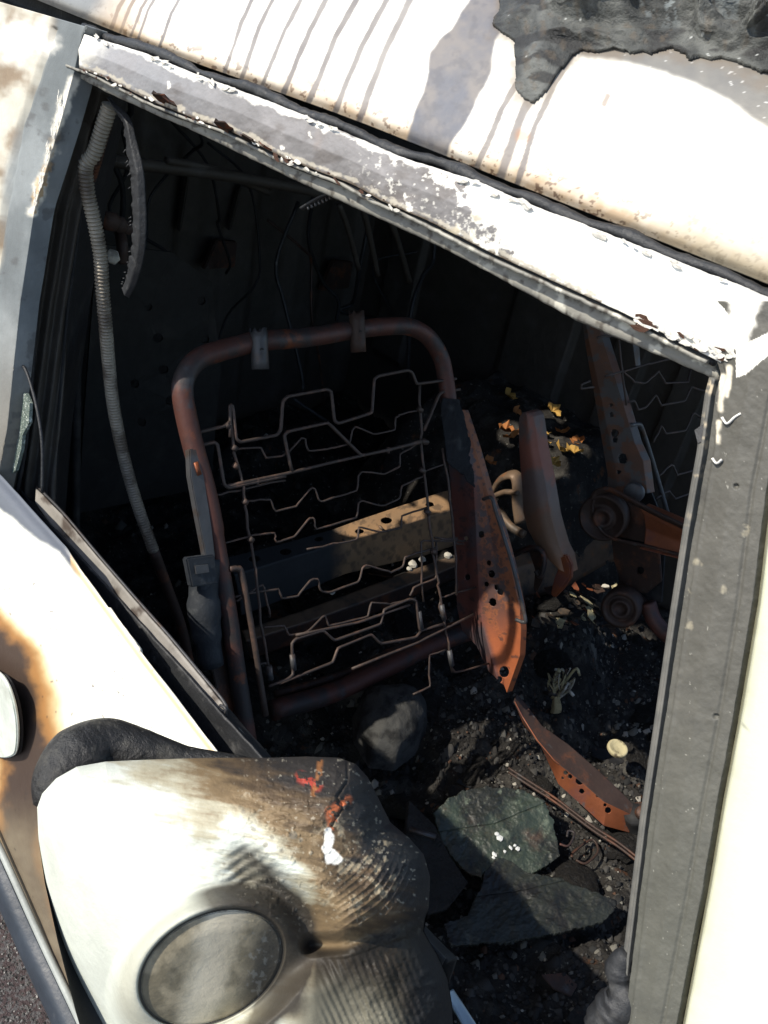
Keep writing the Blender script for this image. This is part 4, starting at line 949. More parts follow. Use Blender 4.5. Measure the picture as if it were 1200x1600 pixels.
def near_seat():
    s = thing('seat_frame', 'bare burnt seat back with rusty hoop and spring wires, nearest the door window', 'seat frame', at(560, 1000, z=.45))
    hoop = [(388, 1160), (372, 1060), (357, 960), (338, 850), (322, 770), (304, 705), (291, 650), (285, 610), (292, 582), (312, 560), (345, 548), (375, 540), (405, 533), (480, 527), (555, 515), (605, 510), (640, 511), (668, 526), (688, 556), (696, 590), (703, 640), (715, 720)]
    def rf(t, p): return 1.0 if p[2] > 1.03 else 0.88
    tube('hoop', [sp(*p) for p in hoop], 0.0136, M_rust, s, seg=16, k=8, rfn=rf)
    for (x, y) in [(405, 545), (558, 518)]:
        top = sp(x - 1, y - 30, 0.012); bot = sp(x + 2, y + 32, 0.012); a = bot - top
        # open sleeve with a slit
        h = tube('headrest_sleeve', [top + a * t for t in (0, .25, .5, .75, 1)], 0.0115, M_rust_dk if x > 500 else M_steel, s, seg=18, sharp=True)
        bm = bmesh.new(); bm.from_mesh(h.data)
        capv = [v for v in bm.verts if len(v.link_faces) >= 18]
        bmesh.ops.delete(bm, geom=capv, context='VERTS')
        top_l = Vector((top - ORG[s.name]).tolist())
        lip = [v for v in bm.verts if (v.co - top_l).length < 0.013]
        for i, v in enumerate(lip): v.co += Vector((a / np.linalg.norm(a)).tolist()) * (0.004 if i % 5 in (0, 1) else -0.002)
        bm.to_mesh(h.data); bm.free()
        md = h.modifiers.new('Solidify', 'SOLIDIFY'); md.thickness = 0.002
        disc('sleeve_hole', top + a * .42 + np.array([0.0109, -0.004, 0]), (0.95, -.3, .1), .003, .001, M_black, s, seg=10)
    # left lower side plate
    pl_ = [(300, 702), (318, 700), (326, 760), (336, 840), (345, 900), (322, 905), (312, 850), (298, 760)]
    plate('side_plate', [sp(*p, 0.0125) for p in [(296, 702), (312, 700), (322, 760), (332, 830), (337, 872), (322, 872), (308, 800), (298, 745)]], .012, M_steel, s, bevel=.0012)
    plate('side_plate', [sp(*p, -0.012) for p in [(300, 890), (345, 900), (372, 1050), (392, 1160), (360, 1165), (318, 990)]], .004, M_rust_dk, s, bevel=.0012)
    # slot in the tube
    tube('slot', [sp(306, 722, .0125), sp(312, 742, .0125)], 0.0042, M_rust_or, s, seg=8, sharp=True, flat=.5)
    # recliner casting
    q = [(322, 872), (318, 930), (322, 985), (330, 1040)]
    tube('recliner_motor', [sp(*p, -.008) for p in q], .021, M_blue, s, seg=16, k=5, rfn=lambda t, p: (1.0, .92, 1.05, .95, .8)[min(4, int(t * 5))])
    plate('recliner_bracket', [sp(*p, 0.016) for p in [(291, 872), (336, 866), (342, 912), (300, 918)]], .012, M_blue, s, bevel=.002)
    plate('label_plate', [sp(*p, 0.0185) for p in [(305, 884), (325, 882), (327, 894), (307, 897)]], .002, M_steel, s)
    # right recliner side: inner web, lit flange
    Aq = [(697, 640), (699, 700), (704, 760), (708, 825), (711, 880), (714, 950), (722, 985), (745, 1010), (764, 1050)]
    Bq = [(715, 640), (730, 700), (742, 750), (746, 825), (748, 880), (752, 950), (758, 985), (768, 1020), (780, 1062)]
    Cq = [(722, 640), (742, 700), (762, 770), (782, 825), (797, 880), (812, 950), (814, 985), (812, 1025), (792, 1082)]
    A = [at(*p, y=0.715) for p in Aq]; B = [at(*p, y=0.70) for p in Bq]; C_ = [at(*p, y=0.70 + 0.012) for p in Cq]
    C2 = [p + np.array([0.002, 0.014, -0.002]) for p in C_]
    hs = [(768, 897, 4.5), (764, 880, 3), (770, 941, 5), (782, 925, 4), (776, 918, 3), (760, 913, 3), (730, 902, 4), (788, 1050, 7), (781, 1062, 4), (728, 842, 3), (752, 835, 4)]
    hk = lambda px, py, P: np.min([np.hypot(px - hx, (py - hy) * .85) / r for hx, hy, r in hs], axis=0) > 1
    def bp(px, py, P):
        n, n2 = fbm(px, py, 34, 191), fbm(px, py, 9, 192)
        c = mix(col((0.13, 0.05, 0.04), px.shape), (0.07, 0.055, 0.06), sm(.4, .65, n))
        fl = sm(-4, 8, px - np.interp(py, [p[1] for p in Bq], [p[0] for p in Bq]))
        o_ = mix(col((0.085, 0.045, 0.038), px.shape), (0.07, 0.055, 0.055), sm(.48, .62, n)); o_ = mix(o_, (0.26, 0.09, 0.035), sm(.5, .66, n2 + .25 * sm(20, 0, dpoly(px, py, Cq))) * .8)
        c = c * (1 - fl[..., None]) + o_ * fl[..., None]
        c = mix(c, (0.36, 0.10, 0.035), sm(930, 1010, py + 30 * (n - .5)) * fl * .85)  # sunlit foot of the flange, painted in over the rust
        return mix(c, (0.04, 0.03, 0.03), sm(.62, .72, n2) * .7)
    loft('recliner_side', [A, [a * .5 + b * .5 for a, b in zip(A, B)], [b + np.array([0, -.004, 0]) for b in B], [b * .5 + c * .5 + np.array([0, .003, 0]) for b, c in zip(B, C_)], C_, C2], 420, 130, M_bare, s, thick=.002, paint=bp, keep=hk)
    # charred cloth still clinging to the hoop
    W = [[(692, 622), (716, 624), (722, 640)], [(690, 650), (712, 655), (734, 680)], [(696, 690), (722, 700), (748, 722)], [(700, 722), (735, 740), (760, 772)], [(716, 738), (742, 762), (764, 778)]]
    rows = [[sp(*p, o_) for p, o_ in zip(r, (0.008, 0.020, 0.012))] for r in W]
    loft('charred_cloth', rows, 90, 90, M_cloth, s, smooth_rows=True, thick=.003, disp=lambda px, py, P: 0.010 * (fbm(px * 2.2 + py * .8, py * .4, 26, 195) - .5) + .002 * (fbm(px, py, 5, 196) - .5))
    # rod up the right flange and up the left side
    tube('rod', [at(*p, y=.70 - .012) for p in [(755, 780), (768, 778), (775, 800), (800, 880), (820, 962), (818, 972), (806, 968)]], .0032, M_steel, s, k=4)
    tube('rod', [sp(*p, .008) for p in [(358, 889), (370, 889), (378, 900), (396, 1000), (415, 1118)]], .0045, M_wire, s, k=4)
    # springs: heavy border wires
    heavy = [[(120, 547), (245, 517), (262, 500)], [(263, 560), (262, 440), (272, 440), (285, 565), (300, 578), (438, 552), (453, 532), (460, 425), (478, 407), (625, 380), (642, 388), (654, 498), (668, 508), (795, 468), (803, 342), (818, 330), (930, 308), (947, 318), (962, 360), (1110, 340)],
             [(120, 597), (205, 578), (216, 588), (240, 735), (255, 750), (365, 727), (470, 705)], [(495, 692), (465, 552), (480, 538), (630, 505), (755, 628), (860, 607), (985, 572)],
             [(250, 743), (470, 697), (640, 655), (760, 628), (980, 578)], [(1125, 380), (1058, 390), (1045, 402), (990, 535)], [(365, 715), (366, 740)], [(855, 597), (856, 620)]]
    wires(s, heavy, lambda x, y: sp(x, y, .004), 2.4, 250, 450, .0026)
    light = [[(275, 605), (380, 598), (395, 640), (470, 625), (530, 562), (545, 565), (555, 612), (640, 600), (712, 585), (720, 530), (735, 520), (810, 550), (880, 530), (885, 485), (905, 472), (975, 455)],
             [(320, 800), (415, 792), (432, 838), (510, 820), (565, 750), (580, 752), (600, 802), (740, 760), (745, 700), (760, 688), (840, 700), (900, 670), (900, 620), (985, 575)],
             [(200, 778), (300, 757), (470, 720)], [(220, 965), (340, 930), (430, 915), (435, 955), (500, 935), (560, 862), (578, 865), (585, 905), (740, 862), (745, 805), (760, 797), (830, 818), (900, 790), (905, 745), (990, 705)],
             [(550, 980), (650, 960), (740, 945), (745, 895), (830, 915), (905, 900), (905, 855), (1005, 822)], [(990, 690), (1090, 650)], [(1000, 950), (1145, 950)]]
    wires(s, light, lambda x, y: sp(x, y, .0), 2.4, 250, 450, .0016, jit=.0005)
    low = [[(230, 265), (370, 240), (380, 272), (430, 262), (480, 208), (495, 212), (500, 245), (530, 252), (625, 215), (630, 175), (645, 165), (720, 190), (760, 172), (765, 140), (860, 112)],
           [(325, 360), (390, 355), (402, 387), (460, 375), (515, 320), (525, 357), (650, 327), (660, 282), (720, 288), (800, 268)],
           [(780, 262), (792, 237), (865, 205), (862, 90)], [(870, 90), (815, 92), (822, 280)], [(860, 80), (950, 92)], [(240, 280), (320, 225), (340, 300), (345, 330)], [(985, 235), (880, 266), (872, 290), (888, 345)],
           [(895, 430), (840, 446), (845, 546), (790, 570)], [(908, 478), (920, 500), (1028, 475)], [(300, 480), (330, 470), (345, 500)], [(870, 90), (930, 80), (920, 100), (950, 100)]]
    wires(s, low, lambda x, y: sp(x, y, .0), 2, 250, 800, .0018, jit=.0005)
    lowh = [[(340, 545), (402, 520), (416, 508), (412, 410), (425, 396), (510, 370), (545, 402), (690, 350), (700, 305), (780, 272), (800, 276), (812, 372), (885, 350)],
            [(370, 537), (540, 470), (556, 425), (660, 382), (690, 412), (800, 392), (815, 372)], [(425, 385), (620, 345), (780, 290)], [(600, 490), (800, 410), (980, 320)]]
    wires(s, lowh, lambda x, y: sp(x, y, .004), 2, 250, 800, .0024)
    wires(s, [[(359, 637), (365, 700), (376, 742), (383, 792), (392, 846), (400, 890), (408, 975), (420, 1050)], [(656, 600), (658, 683), (663, 742), (669, 804), (677, 865), (685, 915), (693, 965), (703, 1025), (708, 1050)], [(693, 700), (703, 780), (712, 870), (714, 930)]], lambda x, y: sp(x, y, .002), 1, 0, 0, .0022, 'upright_wire', jit=.0008)
    for (a, b) in [((690, 945), (694, 968)), ((702, 1016), (706, 1040)), ((456, 1022), (459, 1047)), ((654, 955), (658, 982)), ((420, 1040), (423, 1062))]:
        tube('wire_sleeve', [sp(*a, .003), sp(*b, .003)], .0045, M_steel, s, seg=10, sharp=True)
    for (x, y) in [(366, 700), (383, 784), (656, 640), (662, 690), (660, 735), (368, 728), (355, 665), (392, 843), (668, 800), (665, 690), (678, 862)]:
        tube('wire_clip', [sp(x - 3, y - 2, .003), sp(x + 3, y + 2, .003)], .0042, M_wire, s, seg=8, sharp=True)
near_seat()

# ---------------------------------------------------------------- far seat
def far_seat():
    s = thing('seat_frame', 'far seat frame with long pierced rusty side rail and armrest beside the window post', 'seat frame', at(980, 1000, y=1.15))
    g = lambda x, y: (700 + x / 2.4, 450 + y / 2.4)
    Lq = [(495, 60), (503, 115), (515, 215), (545, 380), (575, 560), (598, 700), (600, 770)]
    Rq = [(545, 60), (562, 140), (610, 290), (652, 420), (700, 580), (732, 650), (748, 770)]
    L_ = [at(*g(*p), y=1.10) for p in Lq]; R_ = [at(*g(*p), y=1.10) for p in Rq]
    hs = [(612, 475, 5), (625, 545, 10), (655, 640, 13), (625, 570, 6), (640, 690, 4), (610, 440, 4)]
    hk = lambda px, py, P: np.min([np.hypot(px - g(hx, hy)[0], (py - g(hx, hy)[1]) * .7) / (r / 2.4) for hx, hy, r in hs], axis=0) > 1
    rp = lambda px, py, P: mix(mix(col((0.07, 0.045, 0.036), px.shape), (0.15, 0.065, 0.035), fbm(px, py, 20, 201)), (0.075, 0.075, 0.075), sm(.48, .6, fbm(px, py, 14, 202)) * .85)
    loft('side_rail', [[p + np.array([-.004, .02, 0]) for p in L_], L_, [l * .7 + r * .3 + np.array([0, -.006, 0]) for l, r in zip(L_, R_)], [l * .2 + r * .8 + np.array([0, -.002, 0]) for l, r in zip(L_, R_)], R_, [p + np.array([.004, .02, 0]) for p in R_]], 300, 70, M_bare, s, thick=.002, paint=rp, keep=hk)
    # armrest: pivot drum and channel
    c = at(*g(590, 850), y=1.07); nrm = np.array([0.25, -1, 0.1])
    rr = np.linalg.norm(at(*g(668, 850), y=1.07) - c)
    disc('pivot_drum', c + np.array([0, .005, 0]), nrm, rr * .95, .03, M_rust_dk, s, 32, [(0, .024), (rr * .25, .024), (rr * .28, .03), (rr * .42, .03), (rr * .45, .022), (rr * .6, .022), (rr * .63, .027), (rr * .86, .027), (rr * .88, .032), (rr, .031), (rr, 0)])
    top0 = [(548, 790), (562, 766), (600, 756), (640, 772), (760, 835), (920, 912), (1010, 955)]
    top = [at(*g(x, y), y=1.045) for x, y in top0]; top2 = [at(*g(x, y + 16), y=1.05) for x, y in top0]
    mid = [at(*g(*p), y=1.05) for p in [(735, 850), (905, 930), (1000, 975)]]; bot = [at(*g(*p), y=1.05) for p in [(735, 962), (890, 1002), (1000, 1030)]]
    tp = [at(*g(*p), y=1.05) for p in [(720, 828), (915, 912), (1010, 955)]]
    loft('armrest', [[p + np.array([0, .03, .004]) for p in tp], tp, mid, [m * .5 + b * .5 + np.array([0, .006, 0]) for m, b in zip(mid, bot)], bot, [p + np.array([0, -.012, -.004]) for p in bot]], 90, 40, M_rust_or, s, thick=.002)
    tube('armrest_rim', top, .0045, M_rust_dk, s, k=6, flat=2.0)
    tube('armrest_rim', [at(*g(*p), y=1.045) for p in [(548, 790), (542, 830), (560, 890), (600, 930), (650, 948), (735, 966), (890, 1006), (1000, 1034)]], .0022, M_rust_dk, s, k=6, flat=1.6)
    plate('armrest_web', [at(*g(*p), y=1.092) for p in [(600, 775), (640, 785), (750, 845), (745, 955), (650, 935), (590, 930)]], .004, M_rust_dk, s)
    disc('upper_knob', at(*g(700, 765), y=1.085), nrm, .02, .01, M_steel, s, 20)
    # lower links and hub
    plate('link_plate', [at(*g(*p), y=1.11) for p in [(612, 940), (700, 955), (760, 975), (792, 1000), (800, 1100), (745, 1145), (690, 1142), (645, 1100), (620, 1020)]], .006, M_rust_dk, s, bevel=.0015, holes=[ring_px(*g(720, 1060), 6, 6, lambda x, y: at(x, y, y=1.11))])
    c2 = at(*g(645, 1198), y=1.06); r2 = np.linalg.norm(at(*g(708, 1198), y=1.06) - c2)
    disc('hub', c2 + np.array([0, .01, 0]), (0.3, -1, .25), r2, .03, M_rust_dk, s, 32, [(0, .02), (r2 * .3, .02), (r2 * .34, .028), (r2 * .5, .028), (r2 * .55, .018), (r2 * .7, .018), (r2 * .8, .030), (r2, .026), (r2, -.02)])
    tube('foot_rail', [at(*g(*p), y=1.10) for p in [(750, 1180), (770, 1240), (810, 1290), (880, 1340)]], .016, M_rust, s, seg=12)
    tube('foot_rail', [at(*g(*p), y=1.12) for p in [(640, 1120), (700, 1160), (750, 1210)]], .014, M_rust_dk, s, seg=12)
    plate('lower_side', [at(*g(*p), y=1.13) for p in [(620, 760), (760, 760), (800, 860), (812, 1000), (800, 1180), (700, 1200), (640, 1100)]], .004, M_black, s)
    pl_ = plane_at((1, 0, .5), at(*g(700, 500), y=1.12))
    fn = lambda x, y: at(x, y, pl=pl_)
    wr = [[(590, 330), (655, 312), (755, 285), (905, 250), (1000, 230)], [(560, 185), (610, 180), (700, 200), (820, 240)], [(655, 312), (700, 352), (740, 357), (790, 312), (812, 357), (900, 352), (912, 300)],
          [(670, 432), (700, 422), (712, 457), (745, 445), (780, 400), (798, 442), (890, 422), (912, 372), (990, 395)], [(770, 580), (800, 515), (815, 547), (892, 535), (920, 470), (985, 505)],
          [(790, 705), (840, 660), (860, 702), (935, 680)], [(780, 790), (830, 760), (850, 790), (930, 765)], [(530, 350), (500, 360), (498, 378), (545, 372)], [(640, 180), (655, 330), (668, 440)]]
    wires(s, wr, fn, 2.4, 700, 450, .0022, jit=.0006)
    plate('cross_strap', [fn(*g(*p)) for p in [(694, 205), (716, 205), (722, 290), (704, 292)]], .003, M_steel, s)
    tube('rod', [fn(*g(*p)) for p in [(682, 515), (712, 512), (728, 530), (770, 660), (830, 868)]], .005, M_steel, s, k=4)
far_seat()

# ---------------------------------------------------------------- things between the seats
def lever():
    s = thing('lever_plate', 'upright rust coloured lever blade with a round tip, standing between the two seats', 'lever', at(860, 930, y=.86))
    g = lambda x, y: (700 + x / 2.4, 450 + y / 2.4)
    Lq = [(300, 462), (284, 468), (272, 482), (268, 510), (270, 600), (280, 740), (285, 840), (300, 900), (335, 965), (368, 1000)]
    Rq = [(301, 462), (316, 467), (327, 481), (333, 510), (345, 600), (370, 720), (394, 860), (424, 965), (446, 1010), (458, 1070)]
    L_ = [at(*g(*p), y=.87) for p in Lq]; R_ = [at(*g(*p), y=.87) for p in Rq]
    mid = [l * .4 + r * .6 for l, r in zip(L_, R_)]
    rp = lambda px, py, P: mix(mix(mix(col((0.22, 0.085, 0.06), px.shape), (0.13, 0.095, 0.085), sm(.40, .56, fbm(px, py * .4, 22, 211))), (0.17, 0.105, 0.065), sm(760, 820, py) * .8), (0.26, 0.11, 0.045), sm(860, 900, py) * .6)
    dr = lambda r, dx, dy: [p + np.array([dx, dy, 0]) for p in r]
    loft('blade', [dr(L_, 0, .028), L_, [l * .75 + m * .25 + np.array([0, -.006, 0]) for l, m in zip(L_, mid)], dr(mid, .004, -.012), [r * .8 + m * .2 + np.array([0, -.006, 0]) for r, m in zip(R_, mid)], R_, dr(R_, 0, .025)], 260, 60, M_bare, s, smooth_rows=True, thick=.002, paint=rp)
    hk = [(400, 1010), (408, 1060), (396, 1090), (382, 1150), (396, 1165), (430, 1130), (458, 1090), (460, 1040), (440, 1000)]
    plate('hook', [at(*g(*p), y=.862) for p in hk], .012, M_rust_or, s, bevel=.003)
    ring = [at(*g(*p), y=.85) for p in [(250, 1000), (300, 975), (340, 978), (360, 1005), (358, 1050), (345, 1080), (330, 1060)]]
    tube('ring', ring, .005, M_rust, s, seg=8)
    plate('ring_plate', [at(*g(*p), y=.875) for p in [(300, 985), (340, 985), (362, 1030), (350, 1100), (330, 1140), (318, 1130), (325, 1060)]], .01, M_rust_dk, s, bevel=.002)
    b = thing('arch_bracket', 'tan arched bracket just behind the upright lever blade', 'bracket', at(790, 800, y=.95))
    tube('arch', [at(*g(*p), y=.95) for p in [(160, 830), (172, 760), (200, 715), (245, 700), (262, 730), (262, 800), (272, 880)]], .014, M_tan, b, seg=10, flat=.45)
    tube('cross_bar', [at(*g(*p), y=.94) for p in [(175, 780), (215, 765), (262, 770)]], .006, M_tan, b, seg=8)
    tube('cross_bar', [at(*g(*p), y=.94) for p in [(190, 830), (230, 890), (285, 925)]], .009, M_tan, b, seg=8)
lever()
def transmission():
    # long channel between the seats, coloured tan to read as a sunlit surface
    s = thing('floor_channel', 'rusty tan channel running under the lever between both seats', 'channel', at(880, 860, z=.5))
    a = [at(*p, z=.60) for p in [(770, 880), (860, 850), (940, 815), (1000, 800)]]; b = [at(*p, z=.59) for p in [(775, 900), (865, 872), (945, 838), (1005, 822)]]; c = [at(*p, z=.52) for p in [(780, 945), (870, 925), (950, 880), (1010, 865)]]
    loft('channel_body', [a, b, c], 80, 14, M_tan, s, thick=.003)
transmission()

def hanging():
    # bright ribbed conduit
    h = thing('ribbed_conduit', 'long pale ribbed conduit hanging in front of the near side pillar', 'conduit', at(152, 190, d=.87))
    q = [(172, 165), (160, 200), (147, 240), (134, 258), (137, 300), (148, 350), (157, 400), (160, 450), (165, 510), (170, 570), (178, 640), (195, 720), (215, 790), (240, 860)]
    ys_ = np.interp([p[1] for p in q], [165, 500, 860], [.86, 1.0, 1.22]); pts = [at(*p, d=float(y)) for p, y in zip(q, ys_)]
    D = cr(pts, 4); Ln = np.r_[0, np.cumsum(np.linalg.norm(np.diff(D, axis=0), axis=1))]; n = 1100; t = np.linspace(0, Ln[-1], n)
    D = np.stack([np.interp(t, Ln, D[:, k]) for k in range(3)], 1); tot = Ln[-1]
    tube('ribbed_tube', D, 0.0082, M_hose, h, seg=14, sharp=True, rfn=lambda u, p: (0.90 + 0.10 * math.sin(u * tot / 0.0042 * 2 * math.pi)) * 1.0)
    q2 = [(240, 860), (262, 920), (285, 985), (300, 1060)]
    tube('smooth_tail', [at(*p, d=1.22 + .05 * i) for i, p in enumerate(q2)], 0.0078, M_rust_dk, h, seg=12)
    # darker conduit along the pillar
    h2 = thing('dark_conduit', 'dark rust tinted conduit running down the pillar left of the pale ribbed one', 'conduit', at(95, 500, y=.11))
    q = [(165, 190), (150, 240), (128, 320), (116, 400), (104, 480), (94, 560), (86, 640), (82, 720), (80, 800)]
    pts = [at(*p, y=.13) for p in q]; D = resample(pts, 500, True)
    tube('ribbed_tube', D, 0.0085, M_rust_dk, h2, seg=12, sharp=True, rfn=lambda u, p: 0.93 + 0.07 * math.sin(u * 760))
    # hanging strip of door seal
    h3 = thing('hanging_seal_strip', 'curved charred rubber strip dangling from the top rear corner of the window', 'rubber strip', at(172, 150, y=.09))
    q = [(170, 152), (182, 170), (198, 190), (205, 225), (214, 270), (216, 310), (217, 360), (214, 400), (205, 435), (196, 458)]
    pts = cr([at(*p, y=.10) for p in q], 8)
    wd = np.interp(np.linspace(0, 1, len(pts)), [0, .1, .35, .6, .9, 1], [.002, .003, .008, .010, .009, .007])
    T = np.gradient(pts, axis=0); T /= np.linalg.norm(T, axis=1, keepdims=True); side = np.cross(T, [0.3, -1, 0.2]); side /= np.linalg.norm(side, axis=1, keepdims=True)
    jag = np.array([rnd.uniform(.75, 1.15) for _ in pts])
    loft('strip', [pts - side * wd[:, None], pts - side * wd[:, None] * .2 + np.array([.003, -.004, 0]), pts + side * (wd * jag)[:, None]], 160, 12, M_rubber, h3, thick=.002)
    for i in range(14):
        k = rnd.randrange(20, len(pts)); tube('bristle', [pts[k] + side[k] * wd[k], pts[k] + side[k] * (wd[k] + .003) + np.array([0, 0, -.002])], .0007, M_rubber, h3, seg=5, sharp=True)
    h4 = thing('seal_scrap', 'short torn scrap of seal hanging under the middle of the window frame', 'rubber strip', wp(520, 302, -.02))
    q = [(519, 302), (505, 307), (488, 316), (472, 326)]
    tube('scrap', [wp(*p, -.02) for p in q], .0028, M_rubber, h4, seg=8, flat=.5)
    for i in range(7):
        t = i / 7; p = (515 - 40 * t, 306 + 18 * t); tube('bristle', [wp(*p, -.02), wp(p[0] + 1, p[1] + 6, -.02)], .0010, M_steel, h4, seg=5, sharp=True)
    # bolts on a bracket behind the conduit
    h5 = thing('pillar_bolts', 'cluster of dull bolts and a bright nut on the wall behind the conduit', 'bolts', at(185, 380, x=-.3))
    for (x, y, r, m_) in [(170, 345, .014, M_rust_dk), (184, 350, .012, M_rust_dk), (195, 355, .010, M_rust_dk)]:
        disc('bolt_head', at(x, y, x=-.22), (1, -.2, .2), r, .012, m_, h5, 6)
    tube('stud', [at(187, 360, x=-.22), at(191, 385, x=-.2), at(190, 410, x=-.2)], .008, M_rust_dk, h5, seg=8)
    disc('nut', at(176, 402, x=-.18), (1, -.6, .5), .010, .012, M_pale, h5, 6)
hanging()

# ---------------------------------------------------------------- debris
def debris():
    # green sooty slabs of laminated glass
    g = lambda x, y: (650 + x / 2.182, 950 + y / 2.182)
    p1 = plane_at((0.25, -0.25, 1), at(770, 1300, z=.50))
    f1 = lambda x, y: at(*g(x, y), pl=p1)
    s1 = thing('glass_slab', 'upper slab of sooty green laminated glass with white specks, below the rusty channel', 'glass slab', f1(280, 760))
    slab('slab', [(110, 650), (150, 625), (240, 605), (300, 612), (360, 615), (400, 640), (440, 660), (455, 700), (470, 720), (478, 780), (492, 850), (440, 880), (400, 905), (330, 900), (230, 925), (160, 890), (120, 840), (90, 790), (60, 700)], f1, .008, M_glassy, s1, 301)
    p2 = plane_at((0.1, -0.1, 1), at(800, 1420, z=.515))
    f2 = lambda x, y: at(*g(x, y), pl=p2)
    s2 = thing('glass_slab', 'lower dark green glass slab with a pointed right end, at the foot of the opening', 'glass slab', f2(380, 1020))
    slab('slab', [(235, 900), (265, 862), (300, 848), (380, 900), (490, 920), (560, 950), (630, 975), (685, 1000), (682, 1030), (640, 1070), (560, 1090), (470, 1110), (330, 1135), (120, 1150), (90, 1080), (170, 1050), (215, 960)], f2, .008, M_glassd, s2, 311)
    for (x, y, s) in [(285, 790, .007), (275, 775, .004), (320, 822, .005), (335, 815, .003), (345, 825, .004), (265, 845, .006), (262, 855, .004), (300, 835, .003)]:
        me = lump_mesh('white_speck', int(x), .3, .5, 1); o = link('white_speck', me, M_white, s1); o.location = (f1(x, y) + np.array([0, 0, .004]) - ORG[s1.name]).tolist(); o.scale = (s, s * rnd.uniform(.6, 1.3), s)
    p3 = plane_at((0.3, 0.2, 1), at(690, 1360, z=.52))
    s3 = thing('glass_slab', 'sooty black slab partly hidden behind the scorched door mirror', 'glass slab', at(690, 1360, pl=p3))
    plate('slab', [at(*p, pl=p3) for p in [(640, 1250), (680, 1290), (705, 1340), (733, 1378), (700, 1420), (660, 1430), (630, 1350)]], .008, M_char, s3, bump=.004, cuts=2)
    o = mesh_obj('white_sliver', *_box(at(660, 1302, z=.55), (.022, .004, .003), .6), M_steel, own=True); tag(o, 'thin bright metal sliver lying left of the green glass slabs', 'metal scrap')
    # rusty channel with holes
    s = thing('fallen_rail', 'rusty pierced rail lying slanted across the floor below the near seat', 'rail', at(880, 1200, z=.48))
    T0 = [(343, 292), (372, 325), (430, 402), (520, 465), (620, 552), (700, 628), (752, 682)]
    T1 = [(335, 320), (362, 372), (412, 452), (470, 520), (560, 590), (640, 660), (735, 705)]
    B0 = [(336, 326), (365, 395), (425, 470), (485, 600), (560, 668), (640, 742), (728, 766)]
    n = len(T0); zz = np.linspace(.62, .52, n)
    a = [at(*g(*p), z=float(z)) for p, z in zip(T0, zz)]; b = [at(*g(*p), z=float(z) - .004) for p, z in zip(T1, zz)]; c = [at(*g(*p), z=float(z) - .045) for p, z in zip(B0, zz)]
    hs = [(558, 590, 13), (510, 562, 7), (525, 575, 7), (655, 690, 10), (620, 640, 6), (565, 625, 8), (645, 672, 5), (500, 580, 4)]
    hk = lambda px, py, P: np.min([np.hypot(px - g(hx, hy)[0], py - g(hx, hy)[1]) / (r / 2.182) for hx, hy, r in hs], axis=0) > 1
    loft('rail_top', [a, b], 180, 26, M_rust_dk, s, thick=.002); loft('rail_side', [b, c], 320, 80, M_rust_or, s, thick=.002, keep=hk)
    disc('rail_bolt', at(*g(768, 700), z=.53), (0.3, -.5, 1), .012, .012, M_rust_dk, s, 14)
    tube('rail_foot', [at(*g(745, 700), z=.52), at(*g(748, 760), z=.46), at(*g(740, 800), z=.43)], .02, M_black, s, seg=10)
    for k, dy in enumerate((0, 14)):
        t = thing('thin_rod', ['upper one of two thin rusty rods lying below the pierced rail', 'lower one of two thin rusty rods lying below the pierced rail'][k], 'rod', at(*g(540, 700 + dy), z=.5), 'thin rods beside the fallen rail')
        tube('rod_body', [at(*g(x, y + dy), z=.51) for x, y in [(315, 545), (400, 600), (480, 652), (600, 742), (690, 800), (770, 862)]], .0024, M_rust_dk, t, seg=8)
    s = thing('wire_hook', 'small orange bent wire hook beside the green glass slab', 'wire', at(*g(515, 790), z=.5))
    tube('hook_wire', [at(*g(*p), z=.52) for p in [(490, 805), (520, 810), (540, 770), (520, 760), (515, 780)]], .0020, M_rust, s, seg=6)
    s = thing('wire_hook', 'dark tangled wire loop half sunk in the ash below the rods', 'wire', at(*g(560, 840), z=.5))
    tube('hook_wire', [at(*g(*p), z=.48) for p in [(530, 850), (540, 830), (600, 790), (620, 830), (580, 870), (545, 860)]], .0022, M_rust_dk, s, seg=6)
    # pale strap with tattered wire top
    s = thing('tattered_strap', 'pale upright strap ending in a tangle of burnt wires, behind the rusty rail', 'strap', at(*g(465, 420), z=.52))
    yy = 0.98
    f = lambda x, y, dy=0: at(*g(x, y), y=yy + dy)
    L_ = [f(438, 405), f(448, 380), f(460, 345), f(468, 300)]; R_ = [f(488, 425), f(490, 385), f(497, 340), f(488, 300)]
    loft('strap_body', [L_, [l * .5 + r * .5 + np.array([0, -.006, 0]) for l, r in zip(L_, R_)], R_], 30, 10, M_stem, s, thick=.002)
    for k in range(26):
        x0, y0 = rnd.uniform(462, 500), rnd.uniform(290, 312); x1, y1 = rnd.uniform(450, 545), rnd.uniform(205, 275)
        tube('frayed_wire', [f(x0, y0), f((x0 + x1) / 2 + rnd.uniform(-14, 14), (y0 + y1) / 2, rnd.uniform(-.01, .01)), f(x1, y1), f(x1 + rnd.uniform(-18, 18), y1 + rnd.uniform(-6, 26), rnd.uniform(-.01, .01))], rnd.uniform(.0016, .0034), rnd.choice([M_stem, M_stem, M_pale, M_wire]), s, seg=6, flat=rnd.uniform(.4, 1))
    tube('short_pipe', [f(436, 290), f(480, 292)], .0048, M_steel, s, seg=12, sharp=True)
    tube('short_pipe', [f(522, 282), f(538, 300)], .0035, M_pale, s, seg=10, sharp=True)
    # pale oval stone
    st = disc('pale_disc', at(964, 1171, z=.50), (0.1, -.1, 1), .021, .008, M_stem, None, 22, [(0, .0045), (.012, .005), (.016, .0075), (.0185, .008), (.0205, .005), (.0205, 0), (.016, -.006)], own=True)
    tag(st, 'pale oval disc lying in the sunlit ash beside the window post', 'disc')
